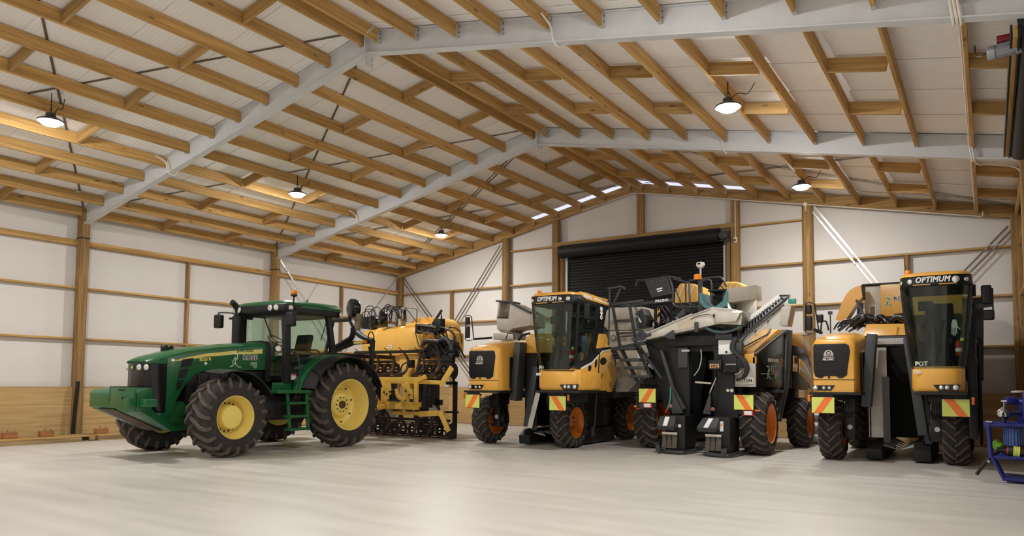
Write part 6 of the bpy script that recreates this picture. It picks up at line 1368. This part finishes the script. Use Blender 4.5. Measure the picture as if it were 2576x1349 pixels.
rail = MB().tube([(11.57,6.2,3.56),(11.62,6.2,3.69),(11.78,6.2,3.68),(12.33,6.2,3.72),(12.6,6.25,3.66)], 0.022, 8)
rail.tube([(12.36,6.2,3.70),(12.44,6.2,3.4),(12.43,6.2,3.14),(12.52,6.2,3.05),(12.68,6.2,3.0)], 0.022, 8, smooth=3)
rail.tube([(12.44,6.22,3.66),(12.78,6.25,3.56),(12.80,6.25,3.04)], 0.022, 8).tube([(12.78,6.25,3.6),(13.36,6.3,3.64),(13.50,6.3,3.58),(13.56,6.3,3.42)], 0.022, 8, smooth=3)
rail.tube([(12.62,6.5,3.6),(12.62,6.5,3.2),(12.72,6.5,3.12),(12.9,6.5,3.15),(12.9,6.5,3.6)], 0.018, 8, smooth=3)
rail.tube([(12.5,6.2,3.45),(12.64,6.2,3.04)], 0.016, 6)
rail.tube([(12.64,6.2,3.04),(13.3,6.2,3.0)], 0.024, 8)
rail.tube([(13.1,6.1,3.55),(13.3,6.1,3.55),(13.32,6.1,3.2),(13.3,6.1,3.05)], 0.02, 8, smooth=3)
obj('railing', rail, M['grey'], sv)
obj('beacon_post', MB().box(13.0,13.08,6.18,6.24,2.9,3.62), M['grey'], sv, bev=0.006)
obj('beacon', MB().lathe([(0.085,0),(0.085,0.015),(0.078,0.02),(0.078,0.10),(0.06,0.115),(0,0.118)], (12.99,6.18,3.60), (0,0,1), 18), M['amber'], sv)
gp = obj('antenna_mast', MB().tube([(13.05,6.2,3.6),(13.05,6.2,3.84)], 0.022, 8), M['lgrey'], sv)
obj('satellite_antenna', MB().lathe([(0.03,0),(0.06,0.015),(0.085,0.05),(0.09,0.085),(0.08,0.12),(0.04,0.135),(0,0.137)], (13.05,6.2,3.84), (0,0,1), 22), M['white'], gp)
obj('antenna_badge', MB().box(13.02,13.08,6.105,6.112,3.91,3.945), M['black'], gp)
# boarding ladder on the left with its handle bar
lad = obj('ladder_rail', MB().bar((11.29,5.6,3.10),(11.46,5.6,2.20),0.045,0.07), M['grey'], sv, bev=0.006)
obj('ladder_rail', MB().bar((11.69,5.6,3.08),(11.84,5.6,2.22),0.045,0.07), M['grey'], sv, bev=0.006)
obj('ladder_rail', MB().bar((11.46,5.6,2.22),(11.90,5.5,1.44),0.045,0.07), M['grey'], sv, bev=0.006)
obj('ladder_rail', MB().bar((11.84,5.6,2.24),(12.22,5.5,1.50),0.045,0.07), M['grey'], sv, bev=0.006)
obj('ladder_brace', MB().bar((11.88,5.6,2.22),(12.45,5.5,1.50),0.04,0.05), M['grey'], sv, bev=0.006)
for x0, x1, z, y in ((11.36,11.74,2.74,5.58),(11.40,11.80,2.47,5.58)):
    obj('rung', MB().bar((x0,y,z),(x1,y,z),0.06,0.045), M['grey'], sv, bev=0.006)
for x0, x1, z in ((11.44,11.92,2.12),(11.56,12.02,1.88),(11.66,12.14,1.71),(11.78,12.24,1.53)):
    obj('tread', MB().box(x0,x1,5.35,5.6,z-0.02,z+0.04), M['grey'], sv, bev=0.008)
obj('ladder_top', MB().bar((11.25,5.6,3.10),(11.95,5.75,3.17),0.12,0.05), M['grey'], sv, bev=0.008)
obj('pivot_bar', MB().bar((11.24,5.62,2.12),(12.05,5.62,2.26),0.05,0.08), M['grey'], sv, bev=0.008)
obj('side_hoop', MB().tube([(11.78,5.55,3.04),(11.88,5.55,2.95),(11.92,5.55,2.5),(11.9,5.55,2.42),(11.5,5.55,2.40)], 0.014, 6, smooth=3), M['grey'], sv)
obj('strut_bar', MB().tube([(11.22,5.6,3.44),(11.20,5.6,2.22)], 0.018, 8).tube([(11.22,5.6,3.3),(11.21,5.6,3.0)], 0.024, 8), M['grey'], sv)
obj('handle_bar', MB().bar((11.18,5.6,3.46),(11.5,5.6,3.49),0.07,0.05).bar((11.5,5.6,3.49),(11.6,5.6,3.42),0.06,0.05), M['grey'], sv, bev=0.02)
obj('handle_stay', MB().bar((11.48,5.6,3.45),(11.30,5.6,3.08),0.03,0.04).bar((11.42,5.7,3.4),(11.3,5.7,3.2),0.03,0.03), M['grey'], sv, bev=0.004)
# grey hopper on the left and what lies under it
obj('grey_hopper', MB().loft([[(x,6.6+d,z) for x, z in ((10.56,2.96),(10.72,3.16),(11.56,3.14),(11.62,2.9),(11.54,2.62),(10.72,2.62),(10.60,2.72))] for d in (0.0,1.2)]), M['greysheet'], sv, bev=0.02)
obj('hopper_base', MB().box(10.72,11.6,6.55,7.6,2.34,2.6).prism([(10.72,2.34),(11.6,2.34),(11.9,2.2),(11.5,2.15),(10.8,2.2)], 'y', 6.5, 7.0), M['greysheet'], sv, bev=0.01)
obj('hopper_emblem', MB().tube([(10.86+0.07*cos(2*pi*k/6), 6.545, 2.44+0.07*sin(2*pi*k/6)) for k in range(6)], 0.006, 5, closed=True), M['black'], sv)
obj('hopper_cover', MB().prism([(11.56,2.96),(11.72,3.06),(11.85,2.8),(11.8,2.66),(11.6,2.62)], 'y', 6.2, 6.6), M['grey'], sv, bev=0.01)
obj('cover_slot', MB().bar((11.60,6.19,2.90),(11.70,6.19,2.74),0.005,0.04), M['lettwhite'], sv)
obj('grey_shield', MB().prism([(11.02,2.27),(11.97,2.26),(12.06,2.0),(12.2,1.52),(11.9,1.46),(11.4,1.62)], 'y', 6.2, 6.24), M['greysheet'], sv, bev=0.006)
leaf_logo((11.60,6.195,2.18), (1,0,0), (0,0,1), 0.12, sv)
rose_ag((11.72,6.195,2.15), (1,0,0), (0,0,1), 0.30, sv)
text('XA', 0.20, (11.70,6.195,1.72), (1,0,0), (0,0,1), M['lettwhite'], sv, off=0.012)
obj('shield_sticker', MB().box(11.62,11.8,6.19,6.2,1.93,2.06).box(11.7,11.88,6.19,6.2,1.55,1.66), M['lettwhite'], sv)
obj('tan_box', MB().prism([(10.9,1.95),(11.35,1.95),(11.5,1.5),(11.2,1.2),(10.9,1.2)], 'y', 6.6, 7.2), M['greysheet'], sv, bev=0.012)
obj('rear_cross_beam', MB().box(11.9,12.7,5.85,6.0,1.36,1.5), M['black'], sv, bev=0.012)
# machinery under the platform
random.seed(21)
obj('hydraulic_block', MB().box(11.95,12.6,6.3,6.8,2.5,3.08).box(12.6,13.3,6.5,7.0,2.6,2.95), M['black'], sv, bev=0.03)
obj('yellow_cover', MB().box(12.05,12.11,6.26,6.3,2.75,3.05).box(11.85,11.98,6.6,6.7,2.95,3.1), M['pyellow'], sv, bev=0.01)
mb = MB()
for i in range(22):
    x = 11.9+random.random()*1.3; z = 2.65+random.random()*0.35
    mb.tube([(x,6.28,z),(x+0.06,6.22,z+0.12),(x+0.15,6.22,z+0.02),(x+0.2,6.26,z-0.12)], 0.012+0.01*random.random(), 6, smooth=3)
obj('hydraulic_hoses', mb, M['hose'], sv, kind='stuff')
mb = MB()
for i in range(6): mb.box(11.95+i*0.11,11.99+i*0.11,6.24,6.27,2.66+0.03*(i%3),2.8+0.04*(i%2))
obj('hydraulic_fittings', mb, M['stainless'], sv, kind='stuff')
for (x0, x1, z0, z1) in ((11.82,12.42,3.30,3.80),(12.86,13.46,3.35,3.77)):
    yt = obj('yellow_tank', MB().loft([[(x,7.9+d,z) for x, z in ((x0,z0),(x0+0.02,z0+(z1-z0)*0.6),(x0+0.14,z1),(x1-0.12,z1-0.03),(x1,z1-0.10),(x1,z0))] for d in (0.0,0.9)]), M['tank'], sv, bev=0.05, seg=3)
    mb = MB()
    for k in range(3): mb.bar((x0+0.12+0.13*k,7.885,z0+0.1),(x0+0.24+0.13*k,7.885,z1-0.04),0.02,0.012,up=(0,1,0))
    obj('tank_stripes', mb, M['lettwhite'], yt, kind='stuff')
obj('tank_support', MB().box(11.8,13.5,7.9,8.8,2.3,3.34), M['black'], sv, bev=0.02)
mb = MB().tube([(13.2+0.13*cos(2*pi*k/18),6.9,3.42+0.13*sin(2*pi*k/18)) for k in range(18)], 0.014, 6, closed=True)
for k in range(5): mb.tube([(13.2,6.9,3.42),(13.2+0.13*cos(2*pi*k/5+0.3),6.9,3.42+0.13*sin(2*pi*k/5+0.3))], 0.01, 5)
obj('hand_wheel', mb, M['black'], sv)

# ------------------------------------------------------------------ blue pump cart at the right
pc = thing('pump_cart', 'blue tubular pump frame with a steel valve on top, at the right picture edge', 'pump', (18.5, 4.6, 0))
ZT = 0.83
fr = MB().tube([(18.06,3.95,ZT),(18.95,3.95,ZT)], 0.035, 10).tube([(18.06,4.5,ZT),(18.95,4.5,ZT)], 0.035, 10).tube([(18.06,3.9,ZT),(18.06,4.55,ZT)], 0.04, 10)
obj('top_frame', fr, M['blue'], pc)
obj('top_plate', MB().box(18.1,18.9,3.98,4.48,ZT-0.01,ZT+0.012), M['blue'], pc)
for y in (3.95, 4.5):
    obj('leg', MB().tube([(18.08,y,ZT),(18.10,y,0.40),(18.25,y,0.06),(18.95,y,0.035)], 0.033, 10), M['blue'], pc)
obj('lower_shelf', MB().tube([(18.12,3.95,0.36),(18.95,3.95,0.36)], 0.028, 8).tube([(18.12,4.5,0.36),(18.95,4.5,0.36)], 0.028, 8).box(18.14,18.94,3.97,4.48,0.34,0.355), M['blue'], pc)
obj('base_rail', MB().box(18.25,18.95,3.97,4.48,0.05,0.08), M['blue'], pc, bev=0.01)
obj('frame_clip', MB().box(18.05,18.13,3.9,3.99,ZT+0.03,ZT+0.05).lathe([(0.02,0),(0.02,0.03)], (18.07,3.92,0.30), (0,-1,0), 8), M['lgrey'], pc, bev=0.004)
obj('pump_body', MB().lathe([(0.13,0.0),(0.13,0.3),(0.17,0.32),(0.17,0.36),(0.11,0.4)], (18.56,4.2,ZT), (0,0,1), 22).box(18.50,18.62,4.0,4.1,0.95,1.3).lathe([(0.06,0),(0.06,0.12)], (18.42,4.1,1.18), (-1,-0.4,0), 14), M['blue'], pc, bev=0.01)
obj('pump_flange', MB().lathe([(0.09,0),(0.09,0.02),(0.03,0.03)], (18.46,4.1,1.30), (0,0,1), 18), M['lgrey'], pc)
vl = obj('steel_valve', MB().lathe([(0.03,-0.10),(0.045,-0.07),(0.085,-0.05),(0.10,-0.01),(0.105,0.0),(0.105,0.02),(0.09,0.04),(0.05,0.065),(0.03,0.09),(0.012,0.10),(0.012,0.17),(0.0,0.172)], (18.28,4.0,1.0), (0,0,1), 24), M['chrome'], pc)
obj('valve_handle', MB().bar((18.245,4.0,1.175),(18.315,4.0,1.175),0.014,0.02).bar((18.28,3.97,1.175),(18.28,4.03,1.175),0.014,0.02).tube([(18.36,4.0,1.03),(18.46,4.02,1.03)], 0.01, 6), M['chrome'], vl)
obj('valve_stand', MB().tube([(18.28,4.0,0.9),(18.28,4.0,0.84)], 0.025, 8).tube([(18.37,4.0,0.99),(18.5,4.1,0.99)], 0.02, 8), M['blue'], pc)
obj('bleed_tube', MB().tube([(18.27,3.9,1.02),(18.26,3.89,0.96),(18.265,3.89,0.88)], 0.014, 6), M['black'], vl)
obj('tube_clip', MB().lathe([(0.02,-0.006),(0.02,0.006)], (18.265,3.885,0.97), (0,0,1), 10).lathe([(0.02,-0.006),(0.02,0.006)], (18.265,3.885,0.90), (0,0,1), 10), M['leaf'], vl, kind='stuff')
mo = obj('electric_motor', MB().lathe([(0.09,0),(0.11,0.01),(0.11,0.26),(0.09,0.28)], (18.38,4.15,0.52), (0,0,1), 20).box(18.3,18.46,4.05,4.25,0.36,0.52), M['bluelt'], pc)
mb = MB()
for k in range(11):
    a = pi + pi*k/10; mb.box(18.38+0.115*cos(a)-0.005, 18.38+0.115*cos(a)+0.005, 4.15+0.115*sin(a)-0.012, 4.15+0.115*sin(a)+0.012, 0.54, 0.78)
obj('motor_fin', mb, M['bluelt'], mo, kind='stuff')
def coil(c, ax, r, m, label, cat='hose coil', name='hose_coil', turns=5):
    A = Vector(ax).normalized(); U = A.cross(Vector((0,0,1))).normalized(); V = U.cross(A); c = Vector(c)
    mb = MB()
    n = 22*turns
    mb.tube([c + (U*cos(2*pi*k/22)+V*sin(2*pi*k/22))*r + A*(0.022*k/22 - 0.011*turns) for k in range(n+1)], 0.012, 6)
    o = obj(name, mb, M[m]); tag(o, label, cat); return o
coil((18.19,4.16,0.52), (0.7,-0.3,-0.65), 0.062, 'limehose' if 'limehose' in M else 'lime', 'lime green coil of hose leaning inside the blue frame')
h = thing('suction_hose', 'black hose coupling with yellow ribbed sleeve lying on the blue frame shelf', 'hose', (18.4, 4.0, 0.36))
obj('sleeve', MB().lathe([(0.075,0),(0.085,0.005),(0.085,0.015),(0.078,0.02),(0.085,0.025),(0.085,0.035),(0.078,0.04),(0.085,0.045),(0.085,0.055),(0.078,0.06),(0.085,0.065),(0.085,0.08),(0.07,0.085)], (18.37,4.02,0.452), (1,0.0,-0.1), 20), M['lime'], h)
obj('coupling', MB().lathe([(0.03,-0.2),(0.04,-0.12),(0.07,-0.06),(0.08,0.0)], (18.37,4.02,0.452), (1,0.0,-0.1), 20), M['black'], h)
obj('red_ring', MB().lathe([(0.066,-0.075),(0.07,-0.065),(0.068,-0.055)], (18.37,4.02,0.452), (1,0.0,-0.1), 18), M['red'], h)
obj('hose_tail', MB().tube([(18.2,4.02,0.44),(18.14,4.0,0.40),(18.05,3.95,0.3),(17.98,3.92,0.2),(17.92,3.9,0.1)], 0.025, 8, smooth=3), M['black'], h)

# ------------------------------------------------------------------ things along the left wall
def pallet(x0, x1, y0, y1, label, wood='greywood', blocks=()):
    p = thing('wooden_pallet', label, 'pallet', ((x0+x1)/2, (y0+y1)/2, 0))
    n = 5
    for i in range(n):
        xa = x0 + (x1-x0-0.12)*i/(n-1)
        obj('deck_board', MB().box(xa, xa+0.12, y0, y1, 0.105, 0.13), M['wood_y' if i >= 3 else wood], p, bev=0.003, seg=1)
    for i in range(4):
        ya = y0 + (y1-y0-0.12)*i/3
        obj('bearer', MB().box(x0, x1, ya, ya+0.12, 0.02, 0.104), M[wood], p, bev=0.004, seg=1)
    obj('base_board', MB().box(x1-0.14, x1-0.02, y0, y1, 0.0, 0.019), M[wood], p, bev=0.003, seg=1)
    obj('side_rail', MB().box(x1-0.02, x1+0.02, y0, y1-0.3, 0.0, 0.10), M[wood], p, bev=0.003, seg=1)
    for (bx, by) in blocks:
        b = obj('block', MB().box(bx-0.07, bx+0.07, by-0.17, by+0.11, 0.131, 0.26), M['block'], p, bev=0.006, seg=1)
        obj('nail', MB().tube([(bx-0.02,by-0.05,0.255),(bx-0.02,by-0.055,0.31)], 0.006, 6).tube([(bx+0.02,by+0.05,0.255),(bx+0.025,by+0.055,0.30)], 0.006, 6), M['rust'], b, kind='stuff')
    return p
pallet(0.36, 1.02, -2.9, -0.02, 'long wooden pallet lying along the left wall with two red blocks on it', blocks=((0.72,-1.62),(0.72,-0.9)))
pallet(0.30, 1.0, 0.06, 1.35, 'short wooden pallet beside the tractor nose with two nailed blocks on it', blocks=((0.74,0.28),(0.74,0.92)))
ms = obj('black_strip', MB().bar((0.255,-0.16,0.0),(0.24,-0.07,1.35),0.05,0.09,up=(1,0,0)), M['black'])
tag(ms, 'tall black strip leaning against the timber post at the left wall', 'strip')
# wrapped bags beyond the middle machine
for i, (x, y, z, s) in enumerate(((14.72,9.75,0.135,1.0),(14.76,9.78,0.41,0.95),(14.70,9.8,0.675,0.85))):
    mb = MB(); secs = []
    for k in range(9):
        a = pi*k/8; r = sin(a)**0.45
        secs.append([(x + 0.36*s*-cos(a), y + 0.26*s*r*cos(2*pi*j/14)*(1+0.06*sin(3*j+i+k)), z + 0.13*r*sin(2*pi*j/14)*(1+0.08*sin(2*j+2*i+k))) for j in range(14)])
    mb.loft(secs)
    o = obj('wrapped_bag', mb, M['bag']); tag(o, ('lowest', 'middle', 'topmost')[i] + ' of the white wrapped bags stacked behind the rear-facing harvester', 'bag', 'white bags stacked by the gable wall')
